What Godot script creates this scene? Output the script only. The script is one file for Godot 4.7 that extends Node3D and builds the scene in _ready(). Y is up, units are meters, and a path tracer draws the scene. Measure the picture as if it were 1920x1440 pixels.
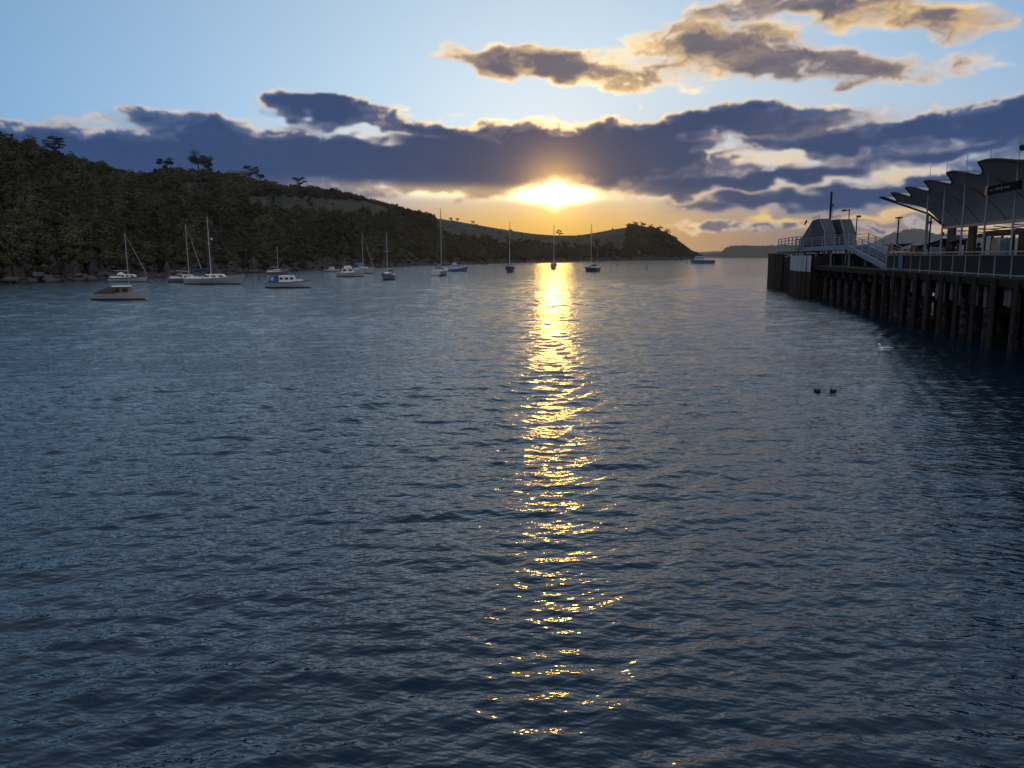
extends Node3D

# A sheltered bay at sunset: moored boats below a scrub-covered headland, a ferry wharf with a membrane canopy on the right.
# Camera at the origin of x and z, 4.2 m above the water, looking along -z. Photograph size 1920 x 1440.
const EYE := 4.2
const FOCAL := 1544.0
const PITCH := -8.87
const HORIZON := 479.0

var cam_basis: Basis
var mats := {}
var used := {}
var rng := RandomNumberGenerator.new()
var sun_az := 0.0
var sun_el := 0.0

# ---------------------------------------------------------------- sky
var strokes := []          # cloud bodies: [az, el, half width, half height, cos, sin, weight, warmth]
var lights_gaps := []      # clear gaps: same layout, weight = how much cloud is taken away
var n_big := FastNoiseLite.new()
var n_mid := FastNoiseLite.new()
var n_warp := FastNoiseLite.new()
var n_wisp := FastNoiseLite.new()
var sky_rows := []

func ray(px: float, py: float) -> Vector3:
	return cam_basis * Vector3((px - 960.0) / FOCAL, (720.0 - py) / FOCAL, -1.0)

func at(px: float, py: float, d: float) -> Vector3:      # the point seen at a place of the photograph, d metres ahead
	var r := ray(px, py)
	return Vector3(0, EYE, 0) + r * (d / -r.z)

func depth_of(py: float) -> float:                          # distance ahead of a point of the water
	var r := ray(960.0, py)
	return EYE / -r.y * -r.z

func on_water(px: float, py: float) -> Vector3:
	var p := at(px, py, depth_of(py))
	return Vector3(p.x, 0, p.z)

func project(p: Vector3) -> Vector2:
	var q := cam_basis.inverse() * (p - Vector3(0, EYE, 0))
	return Vector2(960.0 + FOCAL * q.x / -q.z, 720.0 - FOCAL * q.y / -q.z)

func angles(px: float, py: float) -> Vector2:               # azimuth and elevation in degrees
	var r := ray(px, py).normalized()
	return Vector2(rad_to_deg(atan2(r.x, -r.z)), rad_to_deg(asin(r.y)))

func stroke(list: Array, cx: float, cy: float, rx: float, ry: float, turn: float, weight: float, warmth := 0.0) -> void:
	var c := angles(cx, cy)
	var w := absf(angles(cx + rx, cy).x - angles(cx - rx, cy).x) / 2.0
	var h := absf(angles(cx, cy + ry).y - angles(cx, cy - ry).y) / 2.0
	var t := deg_to_rad(-turn)
	list.append(PackedFloat32Array([c.x, c.y, w, h, cos(t), sin(t), weight, warmth]))

func field(list: Array, az: float, el: float) -> Vector2:
	var sum := 0.0
	var warm := 0.0
	for s: PackedFloat32Array in list:
		var x := az - s[0]
		if absf(x) > s[2] * 2.1 + 0.5:
			continue
		var y := el - s[1]
		if absf(y) > s[3] * 2.1 + s[2] * absf(s[5]) * 2.0:
			continue
		var a := (x * s[4] + y * s[5]) / s[2]
		var b := (y * s[4] - x * s[5]) / s[3]
		var q := a * a + b * b
		if q > 4.4:
			continue
		var v := exp(-q * q * 0.55) * s[6]
		sum += v
		warm += v * s[7]
	return Vector2(sum, warm / maxf(sum, 0.001))

func mix3(a: Vector3, b: Vector3, t: float) -> Vector3:
	return a + (b - a) * clampf(t, 0.0, 1.0)

func sky_color(az: float, el: float) -> Vector3:
	var e := maxf(el, 0.0)
	var dx := az - sun_az
	if dx > 180.0: dx -= 360.0
	if dx < -180.0: dx += 360.0
	var away := sqrt(dx * dx + (e - sun_el) * (e - sun_el))
	var side := clampf(absf(dx) / 180.0, 0.0, 1.0)
	# clear air: deep blue overhead, pale towards the horizon on the side of the sun, dusky opposite
	var west := exp(-pow(dx / 40.0, 2.0))
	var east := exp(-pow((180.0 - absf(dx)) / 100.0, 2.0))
	var zen := Vector3(0.028, 0.085, 0.200)
	var pale := mix3(Vector3(0.03, 0.19, 0.47), Vector3(0.38, 0.65, 0.93), west)
	var c := mix3(zen, pale, exp(-pow(e / 30.0, 1.6)))
	# fill glow added out of view opposite the sun, above the dark cloud ring
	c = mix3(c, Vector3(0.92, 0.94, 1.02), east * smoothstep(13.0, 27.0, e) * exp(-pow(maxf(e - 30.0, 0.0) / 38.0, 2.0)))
	c += Vector3(0.62, 0.38, 0.10) * exp(-away / 7.5) * 0.5
	c += Vector3(0.42, 0.31, 0.13) * exp(-away / 17.0) * 0.85
	c = mix3(c, Vector3(0.58, 0.56, 0.54), 0.45 * exp(-pow((dx - 14.0) / 19.0, 2.0)) * exp(-pow((e - 7.0) / 4.5, 2.0)))
	# thick air close to the horizon: gold below the sun, mauve to the sides
	var low := exp(-pow(e / 4.5, 4.0))
	var g := exp(-pow(dx / 11.0, 2.0))
	var haze := mix3(Vector3(0.30, 0.205, 0.19), Vector3(0.92, 0.52, 0.085), g)
	haze = mix3(Vector3(0.17, 0.17, 0.22), haze, exp(-pow(dx / 34.0, 2.0)))
	c = mix3(c, haze, low)
	# clouds
	var wx := n_warp.get_noise_2d(az, e * 2.2)
	var wy := n_warp.get_noise_2d(az + 61.0, e * 2.2 + 17.0)
	var a2 := az + wx * 1.5
	var e2 := e + wy * 0.75
	var f := field(strokes, a2, e2)
	var gap := field(lights_gaps, a2, e2).x
	var up := field(strokes, a2, e2 + 0.55).x
	var nb := n_big.get_noise_2d(az, e * 2.6)
	var nm := n_mid.get_noise_2d(az + wx * 2.0, e * 2.3)
	var nf := n_wisp.get_noise_2d(az + wx * 3.0, e * 2.0 + wy * 2.0)
	var body := 0.25 + minf(f.x, 1.0)
	var d := f.x + (nb * 0.34 + nm * 0.62 + nf * 0.24) * body - gap
	# unseen cloud cover round the rest of the sky, added denser than in view
	var out_of := clampf((absf(az) - 36.0) / 12.0, 0.0, 1.0)
	var over := clampf((el - 19.0) / 9.0, 0.0, 1.0)
	var field_out := maxf(out_of * (1.0 - over * 0.85), over * 0.2)
	if field_out > 0.0:
		var bank := 0.85 + nb * 1.1 + nm * 0.5 + 0.55 * exp(-pow((e - 10.0) / 9.0, 2.0))
		d = maxf(d, bank * field_out)
	var cover := smoothstep(0.06, 0.64, d)
	var thick := smoothstep(0.30, 1.50, d + nf * 0.10)
	var top_edge := clampf((f.x - up) * 2.4 + 0.2 + nm * 0.5, 0.0, 1.0)
	var warm := f.y
	var lit := mix3(Vector3(0.46, 0.45, 0.50), Vector3(1.05, 0.76, 0.38), exp(-away / 17.0) * 1.3)
	lit *= 1.12
	lit += Vector3(2.0, 1.25, 0.40) * exp(-away / 4.6)
	lit *= 0.95 + nm * 0.4
	var under := mix3(Vector3(0.20, 0.22, 0.31), Vector3(0.60, 0.36, 0.15), exp(-away / 7.5) * 1.4)
	lit = mix3(under, lit, maxf(top_edge, warm))
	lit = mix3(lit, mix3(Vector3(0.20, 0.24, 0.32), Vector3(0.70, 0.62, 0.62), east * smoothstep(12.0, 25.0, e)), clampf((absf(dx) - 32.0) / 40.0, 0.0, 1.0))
	var mid := mix3(Vector3(0.066, 0.120, 0.250), Vector3(0.140, 0.132, 0.180), exp(-away / 12.0) * 1.5)
	var dark := mix3(Vector3(0.028, 0.064, 0.170), Vector3(0.040, 0.058, 0.120), exp(-away / 13.0) * 1.5)
	mid = mix3(mid, mix3(Vector3(0.30, 0.22, 0.18), Vector3(0.88, 0.60, 0.28), smoothstep(-0.12, 0.5, nm * 0.6 + nb * 0.7)), warm)
	dark = mix3(dark, Vector3(0.17, 0.145, 0.16), warm)
	mid = mix3(mid, Vector3(0.42, 0.40, 0.44), east * smoothstep(12.0, 25.0, e))  # unseen clouds opposite the sun, brightened as part of the added fill
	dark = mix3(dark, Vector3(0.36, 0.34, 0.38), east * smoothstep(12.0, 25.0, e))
	dark += Vector3(0.7, 0.36, 0.07) * exp(-away / 1.6)
	mid += Vector3(0.9, 0.48, 0.10) * exp(-away / 2.2)
	# unseen low clouds away from the sunset, added as a ring and coloured dark
	var dark_ring := clampf((absf(dx) - 34.0) / 22.0, 0.0, 1.0) * (1.0 - smoothstep(19.0, 27.0, e))
	lit = mix3(lit, Vector3(0.13, 0.16, 0.23), dark_ring)
	mid = mix3(mid, Vector3(0.075, 0.105, 0.18), dark_ring)
	dark = mix3(dark, Vector3(0.048, 0.075, 0.145), dark_ring)
	var cloud := mix3(lit, mid, thick * 3.0) if thick < 0.3333 else mix3(mid, dark, (thick - 0.3333) * 1.5)
	cloud *= 1.0 + nf * 0.10
	c = mix3(c, Vector3(0.95, 0.64, 0.24), clampf(gap * 1.7, 0.0, 1.0) * exp(-pow(e / 8.0, 4.0)) * exp(-absf(dx) / 60.0) * (0.85 + nm * 0.4))
	c = mix3(c, cloud, cover)
	# the bright gap in which the sun stands
	var qx := dx / 2.75
	var qy := (e - sun_el + 0.30) / (0.62 + 0.30 * exp(-dx * dx / 0.35))
	var q := qx * qx + qy * qy
	var blaze := exp(-pow(q, 2.2) * 0.9)
	c += Vector3(3.6, 2.5, 0.95) * blaze
	c += Vector3(0.75, 0.43, 0.08) * exp(-away * away / 3.0) * (1.0 if e < sun_el else 0.5)
	c += Vector3(0.95, 0.62, 0.16) * exp(-pow((e - 4.15 + dx * 0.02) / 0.42, 2.0)) * exp(-pow((dx + 5.0) / 9.0, 2.0)) * (1.0 - cover * 0.6)
	return c

func fill_row(row: int, w: int, h: int, x0: int, y0: int, full_w: int, full_h: int) -> void:
	var out := PackedFloat32Array()
	out.resize(w * 3)
	var el := 90.0 - (float(row + y0) + 0.5) / full_h * 180.0
	for i in w:
		var c: Vector3
		if el < -0.6:
			c = Vector3(0.03, 0.045, 0.07)
		else:
			var az := (float(i + x0) + 0.5) / full_w * 360.0 - 180.0
			c = sky_color(az, el)
		out[i * 3] = c.x
		out[i * 3 + 1] = c.y
		out[i * 3 + 2] = c.z
	sky_rows[row] = out

func sky_block(w: int, h: int, x0: int, y0: int, full_w: int, full_h: int) -> Image:
	sky_rows = []
	sky_rows.resize(h)
	var task := WorkerThreadPool.add_group_task(fill_row.bind(w, h, x0, y0, full_w, full_h), h, -1, true)
	WorkerThreadPool.wait_for_group_task_completion(task)
	var bytes := PackedByteArray()
	for r: PackedFloat32Array in sky_rows:
		bytes.append_array(r.to_byte_array())
	return Image.create_from_data(w, h, false, Image.FORMAT_RGBF, bytes)

func make_sky() -> Image:
	for n: FastNoiseLite in [n_big, n_mid, n_warp, n_wisp]:
		n.noise_type = FastNoiseLite.TYPE_SIMPLEX_SMOOTH
		n.fractal_type = FastNoiseLite.FRACTAL_FBM
	n_big.seed = 5
	n_big.frequency = 0.075
	n_big.fractal_octaves = 3
	n_mid.seed = 12
	n_mid.frequency = 0.30
	n_mid.fractal_octaves = 5
	n_mid.fractal_gain = 0.55
	n_warp.seed = 31
	n_warp.frequency = 0.22
	n_warp.fractal_octaves = 3
	n_wisp.seed = 90
	n_wisp.frequency = 0.85
	n_wisp.fractal_octaves = 4
	n_wisp.fractal_gain = 0.6
	var s := angles(1040, 356)
	sun_az = s.x
	sun_el = s.y
	var k := strokes
	# the long dark bank above the headland
	stroke(k, -60, 300, 330, 56, 0, 1.0)
	stroke(k, 230, 296, 300, 52, 0, 1.05)
	stroke(k, 345, 226, 95, 20, 6, 0.65)
	stroke(k, 560, 300, 250, 50, 2, 1.1)
	stroke(k, 790, 308, 220, 46, 0, 1.1)
	stroke(k, 930, 296, 150, 52, 0, 0.7)
	stroke(k, 1060, 284, 170, 46, 0, 1.1)
	stroke(k, 900, 352, 120, 14, 0, 0.6)
	stroke(k, 1195, 300, 130, 44, 4, 1.0)
	stroke(k, 1250, 244, 110, 26, -6, 0.8)
	stroke(k, 1380, 222, 150, 22, 0, 0.95)
	stroke(k, 1480, 240, 90, 16, 10, 0.6, 0.4)
	# the lens-shaped cloud
	stroke(k, 600, 200, 85, 18, 0, 0.9)
	stroke(k, 690, 222, 150, 24, 9, 1.15)
	# the lit clouds higher up
	stroke(k, 890, 110, 65, 18, 6, 0.62, 0.7)
	stroke(k, 1000, 118, 110, 26, 4, 0.8, 0.7)
	stroke(k, 1150, 134, 140, 32, 6, 0.75, 1.0)
	stroke(k, 1300, 72, 115, 32, 0, 0.66, 1.0)
	stroke(k, 1400, 98, 125, 36, 0, 0.78, 0.75)
	stroke(k, 1550, 125, 135, 28, 6, 0.85, 0.55)
	stroke(k, 1700, 130, 100, 28, 0, 0.55, 1.0)
	stroke(k, 1850, 115, 46, 18, 0, 0.5, 1.0)
	stroke(k, 1450, 8, 150, 24, 0, 0.75, 0.4)
	stroke(k, 1650, 18, 155, 30, 6, 0.75, 0.95)
	stroke(k, 1800, 48, 110, 24, 6, 0.6, 0.9)
	# bands on the right, over a thin veil
	stroke(k, 1540, 305, 430, 92, 0, 0.47, 0.12)
	stroke(k, 1540, 271, 120, 14, 3, 1.0)
	stroke(k, 1800, 230, 150, 27, -3, 1.25)
	stroke(k, 1960, 232, 110, 46, 0, 1.1)
	stroke(k, 1795, 287, 75, 11, 0, 0.9)
	stroke(k, 1680, 290, 70, 9, 0, 0.5)
	stroke(k, 1340, 345, 120, 13, -6, 0.95)
	stroke(k, 1490, 328, 130, 11, -6, 0.95)
	stroke(k, 1500, 374, 190, 15, -2, 1.0)
	stroke(k, 1670, 366, 170, 19, -2, 1.0)
	stroke(k, 1870, 345, 150, 32, 0, 0.9)
	stroke(k, 1400, 426, 120, 10, 0, 0.7, 0.2)
	stroke(k, 1700, 426, 130, 8, 0, 0.8)
	k = lights_gaps
	stroke(k, 690, 254, 60, 9, 6, 0.8)
	stroke(k, 775, 258, 60, 7, 8, 0.5)
	stroke(k, 500, 226, 50, 10, -6, 0.4)
	stroke(k, 1455, 297, 85, 9, 0, 0.62)
	stroke(k, 1310, 284, 45, 6, 0, 0.3)
	stroke(k, 1725, 325, 80, 10, 0, 0.6)
	stroke(k, 1475, 411, 60, 6, 3, 0.8)
	stroke(k, 1680, 404, 100, 6, -3, 0.8)
	stroke(k, 1600, 446, 80, 4, -4, 0.4)
	stroke(k, 1860, 432, 120, 10, 0, 0.9)
	stroke(k, 1480, 350, 190, 5, -5, 0.35)
	stroke(k, 1160, 116, 60, 12, 0, 0.2)
	stroke(k, 960, 258, 120, 5, -3, 0.2)
	stroke(k, 300, 268, 220, 5, 2, 0.2)
	var im := sky_block(1024, 512, 0, 0, 1024, 512)
	im.resize(4096, 2048, Image.INTERPOLATE_CUBIC)
	var x0 := 2048 - 640
	var top := 640
	var part := sky_block(1280, 1024 - top + 8, x0, top, 4096, 2048)
	im.blit_rect(part, Rect2i(0, 0, 1280, 1024 - top + 8), Vector2i(x0, top))
	var turned := Image.create_empty(4096, 2048, false, Image.FORMAT_RGBF)     # the panorama begins at -z
	turned.blit_rect(im, Rect2i(2048, 0, 2048, 2048), Vector2i.ZERO)
	turned.blit_rect(im, Rect2i(0, 0, 2048, 2048), Vector2i(2048, 0))
	return turned

# ---------------------------------------------------------------- names, labels, meshes
func numbered(called: String) -> String:
	if not used.has(called):
		used[called] = 0
		return called
	used[called] += 1
	return "%s_%03d" % [called, used[called]]

func tag(o: Node, label := "", category := "", group := "", kind := "") -> Node:
	if label: o.set_meta("label", label)
	if category: o.set_meta("category", category)
	if group: o.set_meta("group", group)
	if kind: o.set_meta("kind", kind)
	return o

func thing(called: String, label: String, category: String, where := Vector3.ZERO, turn := 0.0, group := "") -> Node3D:
	var o := Node3D.new()
	o.name = numbered(called)
	o.position = where
	o.rotation.y = turn
	add_child(o)
	tag(o, label, category, group)
	return o

func new_st() -> SurfaceTool:
	var st := SurfaceTool.new()
	st.begin(Mesh.PRIMITIVE_TRIANGLES)
	st.set_smooth_group(-1)
	return st

func put(called: String, st: SurfaceTool, m: Material, parent: Node = self) -> MeshInstance3D:
	st.generate_normals()
	return put_mesh(called, st.commit(), m, parent)

func put_mesh(called: String, mesh: Mesh, m: Material, parent: Node = self) -> MeshInstance3D:
	var o := MeshInstance3D.new()
	o.mesh = mesh
	o.material_override = m
	o.name = numbered(called) if parent == self else called
	parent.add_child(o, true)
	return o

func tri(st: SurfaceTool, a: Vector3, b: Vector3, c: Vector3) -> void:
	st.add_vertex(a)
	st.add_vertex(b)
	st.add_vertex(c)

func quad(st: SurfaceTool, a: Vector3, b: Vector3, c: Vector3, d: Vector3) -> void:
	tri(st, a, b, c)
	tri(st, a, c, d)

func box(st: SurfaceTool, c: Vector3, s: Vector3, b := Basis.IDENTITY) -> void:
	var h := s / 2.0
	var p := []
	for i in 8:
		p.append(c + b * Vector3(h.x if i & 1 else -h.x, h.y if i & 2 else -h.y, h.z if i & 4 else -h.z))
	for f: Array in [[0, 2, 3, 1], [4, 5, 7, 6], [0, 4, 6, 2], [1, 3, 7, 5], [2, 6, 7, 3], [0, 1, 5, 4]]:
		quad(st, p[f[3]], p[f[2]], p[f[1]], p[f[0]])

func frame_of(dir: Vector3, up := Vector3.UP) -> Basis:     # y along dir
	var y := dir.normalized()
	var x := y.cross(up if absf(y.dot(up)) < 0.97 else Vector3.RIGHT).normalized()
	return Basis(x, y, x.cross(y))

func beam(st: SurfaceTool, a: Vector3, b: Vector3, w: float, h: float) -> void:   # w across, h upwards
	var f := frame_of(b - a)
	box(st, (a + b) / 2.0, Vector3(w, a.distance_to(b), h), f)

func rod(st: SurfaceTool, a: Vector3, b: Vector3, r1: float, r2: float = -1.0, sides := 8, smooth := true) -> void:
	if r2 < 0.0: r2 = r1
	var f := frame_of(b - a)
	if smooth: st.set_smooth_group(1)
	for i in sides:
		var t0 := TAU * i / sides
		var t1 := TAU * (i + 1) / sides
		var u0 := f.x * cos(t0) + f.z * sin(t0)
		var u1 := f.x * cos(t1) + f.z * sin(t1)
		quad(st, a + u0 * r1, a + u1 * r1, b + u1 * r2, b + u0 * r2)
	st.set_smooth_group(-1)
	for i in sides:
		var t0 := TAU * i / sides
		var t1 := TAU * (i + 1) / sides
		var u0 := f.x * cos(t0) + f.z * sin(t0)
		var u1 := f.x * cos(t1) + f.z * sin(t1)
		tri(st, b, b + u0 * r2, b + u1 * r2)
		tri(st, a, a + u1 * r1, a + u0 * r1)

func loft(st: SurfaceTool, rings: Array, closed := true, caps := true, smooth := true) -> void:
	if smooth: st.set_smooth_group(1)
	for i in rings.size() - 1:
		var a: PackedVector3Array = rings[i]
		var b: PackedVector3Array = rings[i + 1]
		var n := a.size()
		for j in (n if closed else n - 1):
			var k := (j + 1) % n
			quad(st, a[j], a[k], b[k], b[j])
	st.set_smooth_group(-1)
	if caps:
		for e in 2:
			var r: PackedVector3Array = rings[0] if e == 0 else rings[-1]
			var m := Vector3.ZERO
			for p in r: m += p
			m /= r.size()
			for j in r.size():
				var k := (j + 1) % r.size()
				if e == 0: tri(st, m, r[k], r[j])
				else: tri(st, m, r[j], r[k])

func slab(st: SurfaceTool, outline: PackedVector3Array, depth: Vector3) -> void:     # an outline pushed along depth
	var flat := PackedVector2Array()
	var n := depth.normalized()
	var f := frame_of(n)
	for p in outline: flat.append(Vector2(p.dot(f.x), p.dot(f.z)))
	var t := Geometry2D.triangulate_polygon(flat)
	for i in range(0, t.size(), 3):
		tri(st, outline[t[i]], outline[t[i + 1]], outline[t[i + 2]])
		tri(st, outline[t[i]] + depth, outline[t[i + 2]] + depth, outline[t[i + 1]] + depth)
	for i in outline.size():
		var j := (i + 1) % outline.size()
		quad(st, outline[i], outline[j], outline[j] + depth, outline[i] + depth)

var noise_tex := {}
func speckle(kind: String) -> NoiseTexture2D:
	if noise_tex.has(kind): return noise_tex[kind]
	var n := FastNoiseLite.new()
	n.noise_type = FastNoiseLite.TYPE_SIMPLEX_SMOOTH
	n.fractal_type = FastNoiseLite.FRACTAL_FBM
	n.fractal_octaves = 5
	n.frequency = 0.02 if kind == "blotch" else 0.05
	n.seed = 3 if kind == "blotch" else 8
	var g := Gradient.new()
	var lo := 0.45 if kind != "soft" else 0.78
	g.set_color(0, Color(lo, lo, lo))
	g.set_color(1, Color(1, 1, 1))
	g.set_offset(0, 0.2)
	g.set_offset(1, 0.8)
	var t := NoiseTexture2D.new()
	t.width = 512
	t.height = 512
	t.seamless = true
	t.noise = n
	t.color_ramp = g
	noise_tex[kind] = t
	return t

func mat(called: String, c := Color(), rough := 0.7, metal := 0.0, grain := "", scale := Vector3.ONE, spec := 0.5) -> StandardMaterial3D:
	if mats.has(called): return mats[called]
	var m := StandardMaterial3D.new()
	m.resource_name = called
	m.albedo_color = c.linear_to_srgb()
	m.roughness = rough
	m.metallic = metal
	m.metallic_specular = spec
	if grain:
		m.albedo_texture = speckle(grain)
		m.uv1_triplanar = true
		m.uv1_world_triplanar = true
		m.uv1_scale = scale
	mats[called] = m
	return m

# ---------------------------------------------------------------- water
var wave_kx := PackedFloat32Array()
var wave_kz := PackedFloat32Array()
var wave_amp := PackedFloat32Array()
var wave_ph := PackedFloat32Array()
var wave_len := PackedFloat32Array()
var row_z := PackedFloat32Array()
var col_u := PackedFloat32Array()
var water_p := []
var water_n := []
var n_gust := FastNoiseLite.new()

func make_waves() -> void:
	rng.seed = 77
	var count := 60
	for i in count:
		var t := float(i) / (count - 1)
		var lam := 0.11 * pow(1.9 / 0.11, t) * rng.randf_range(0.93, 1.07)
		var spread := 34.0 if lam < 1.2 else 20.0
		var ang := deg_to_rad(rng.randfn(9.0, spread))     # the crests run roughly across the view, rising a little to the right
		var k := TAU / lam
		wave_kx.append(k * sin(ang))
		wave_kz.append(k * cos(ang))
		var slope := 0.0195 * (1.0 - 0.3 * t) * (1.35 if lam > 0.28 and lam < 0.9 else 1.0)
		wave_amp.append(slope / k * 1.41)
		wave_ph.append(rng.randf() * TAU)
		wave_len.append(lam)
	n_gust.seed = 4
	n_gust.frequency = 0.05
	n_gust.fractal_octaves = 3

func half_width(d: float) -> float:
	return 7.0 + 0.80 * d

func fill_water(r: int) -> void:
	var d := row_z[r]
	var n := col_u.size()
	var p := PackedVector3Array()
	var q := PackedVector3Array()
	p.resize(n)
	q.resize(n)
	var step := maxf(0.032 + 0.0031 * d, half_width(d) * 2.0 / 680.0)
	var on := PackedFloat32Array()
	var m := wave_len.size()
	on.resize(m)
	var first := m
	for i in m:
		on[i] = smoothstep(2.4, 5.0, wave_len[i] / step)
		if on[i] > 0.0 and first == m: first = i
	for c in n:
		var x := col_u[c] * half_width(d)
		var z := -d
		var y := 0.0
		var gx := 0.0
		var gz := 0.0
		var sx := 0.0
		var sz := 0.0
		if first < m and absf(col_u[c]) <= 1.001:
			var gust := 1.0 + 0.75 * n_gust.get_noise_2d(x * 0.5, z * 1.5)
			for i in range(first, m):
				var a := wave_amp[i] * on[i] * gust
				var kx := wave_kx[i]
				var kz := wave_kz[i]
				var ph := kx * x + kz * z + wave_ph[i]
				var si := sin(ph)
				var co := cos(ph)
				y += a * si
				gx += a * kx * co
				gz += a * kz * co
				var k := sqrt(kx * kx + kz * kz)
				sx += a * kx / k * co * 0.95
				sz += a * kz / k * co * 0.95
		p[c] = Vector3(x + sx, y, z + sz)
		q[c] = Vector3(-gx, 1.0, -gz).normalized()
	water_p[r] = p
	water_n[r] = q

func ripple_image() -> Image:
	# a tileable field of small ripples, as a height map in metres scaled to 0..1
	var size := 512
	rng.seed = 5
	var kx := PackedFloat32Array()
	var ky := PackedFloat32Array()
	var am := PackedFloat32Array()
	var ph := PackedFloat32Array()
	for i in 44:
		var t := float(i) / 43.0
		var k := 8.0 * pow(9.0, t)
		var ang := rng.randfn(0.0, 0.62)
		var a := roundf(k * sin(ang))
		var b := roundf(k * cos(ang))
		kx.append(a * TAU / size)
		ky.append(b * TAU / size)
		am.append(1.0 / maxf(sqrt(a * a + b * b), 1.0))
		ph.append(rng.randf() * TAU)
	ripple_k = [kx, ky, am, ph]
	ripple_rows = []
	ripple_rows.resize(size)
	var task := WorkerThreadPool.add_group_task(ripple_row.bind(size), size, -1, true)
	WorkerThreadPool.wait_for_group_task_completion(task)
	var bytes := PackedByteArray()
	for r: PackedFloat32Array in ripple_rows: bytes.append_array(r.to_byte_array())
	return Image.create_from_data(size, size, false, Image.FORMAT_RF, bytes)

var ripple_k := []
var ripple_rows := []
func ripple_row(r: int, size: int) -> void:
	var kx: PackedFloat32Array = ripple_k[0]
	var ky: PackedFloat32Array = ripple_k[1]
	var am: PackedFloat32Array = ripple_k[2]
	var ph: PackedFloat32Array = ripple_k[3]
	var out := PackedFloat32Array()
	out.resize(size)
	var base := PackedFloat32Array()
	for i in kx.size(): base.append(ky[i] * r + ph[i])
	for c in size:
		var v := 0.0
		for i in kx.size():
			v += am[i] * sin(kx[i] * c + base[i])
		out[c] = 0.5 + v * 0.5
	ripple_rows[r] = out

func make_water() -> void:
	make_waves()
	var d := 1.5
	while d < 210.0:
		row_z.append(d)
		d += 0.032 + 0.0031 * d
	while d < 5600.0:
		row_z.append(d)
		d *= 1.06
	row_z.append(6000.0)
	for u in [-1.6, -1.25]: col_u.append(u)
	for i in 681: col_u.append(-1.0 + i / 340.0)
	for u in [1.25, 1.6]: col_u.append(u)
	water_p.resize(row_z.size())
	water_n.resize(row_z.size())
	var task := WorkerThreadPool.add_group_task(fill_water, row_z.size(), -1, true)
	WorkerThreadPool.wait_for_group_task_completion(task)
	var p := PackedVector3Array()
	var q := PackedVector3Array()
	for r in row_z.size():
		p.append_array(water_p[r])
		q.append_array(water_n[r])
	var n := col_u.size()
	var idx := PackedInt32Array()
	idx.resize((row_z.size() - 1) * (n - 1) * 6)
	var w := 0
	for r in row_z.size() - 1:
		var a := r * n
		for c in n - 1:
			var b := a + c
			idx[w] = b
			idx[w + 1] = b + n
			idx[w + 2] = b + 1
			idx[w + 3] = b + 1
			idx[w + 4] = b + n
			idx[w + 5] = b + n + 1
			w += 6
	var arrays := []
	arrays.resize(Mesh.ARRAY_MAX)
	arrays[Mesh.ARRAY_VERTEX] = p
	arrays[Mesh.ARRAY_NORMAL] = q
	arrays[Mesh.ARRAY_INDEX] = idx
	var mesh := ArrayMesh.new()
	mesh.add_surface_from_arrays(Mesh.PRIMITIVE_TRIANGLES, arrays)
	var m := StandardMaterial3D.new()
	m.resource_name = "sea_water"
	m.albedo_color = Color(0.004, 0.017, 0.030).linear_to_srgb()
	m.roughness = 0.07
	m.metallic_specular = 0.5
	m.heightmap_enabled = true
	m.heightmap_texture = ImageTexture.create_from_image(ripple_image())
	m.heightmap_scale = 2.8
	m.uv1_triplanar = true
	m.uv1_world_triplanar = true
	m.uv1_scale = Vector3(0.27, 0.3, 0.33)
	var o := put_mesh("water", mesh, m)
	tag(o, "rippled blue-grey water of the bay with a golden sun path", "water", "", "structure")

# ---------------------------------------------------------------- land
var shore_tab := [[-420, 90], [-160, 108], [0, 127], [130, 138], [270, 158], [400, 185], [520, 216], [640, 270], [780, 341], [900, 405], [1000, 540], [1100, 648], [1200, 800], [1260, 930], [1300, 1040], [1318, 1110]]
var ridge_tab := [[-420, 190], [-160, 222], [0, 266], [60, 279], [130, 298], [200, 315], [270, 334], [300, 327], [340, 321], [400, 326], [440, 334], [480, 343], [520, 350], [560, 354], [600, 357], [640, 363], [680, 373], [720, 384], [780, 398], [815, 409], [850, 414], [900, 422.5], [960, 433], [1000, 438.5], [1040, 441.5], [1080, 441.5], [1110, 437.5], [1150, 430], [1190, 424], [1230, 430], [1255, 440], [1275, 457], [1300, 473], [1318, 481.5]]
var ridge_d_tab := [[-420, 200], [0, 235], [270, 275], [520, 350], [780, 520], [960, 690], [1100, 800], [1200, 930], [1300, 1090], [1318, 1140]]
var n_land := FastNoiseLite.new()
var n_fine := FastNoiseLite.new()

func look(tab: Array, x: float) -> float:
	if x <= tab[0][0]: return tab[0][1]
	for i in tab.size() - 1:
		if x <= tab[i + 1][0]:
			var t: float = (x - tab[i][0]) / float(tab[i + 1][0] - tab[i][0])
			return lerpf(tab[i][1], tab[i + 1][1], t)
	return tab[-1][1]

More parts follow.
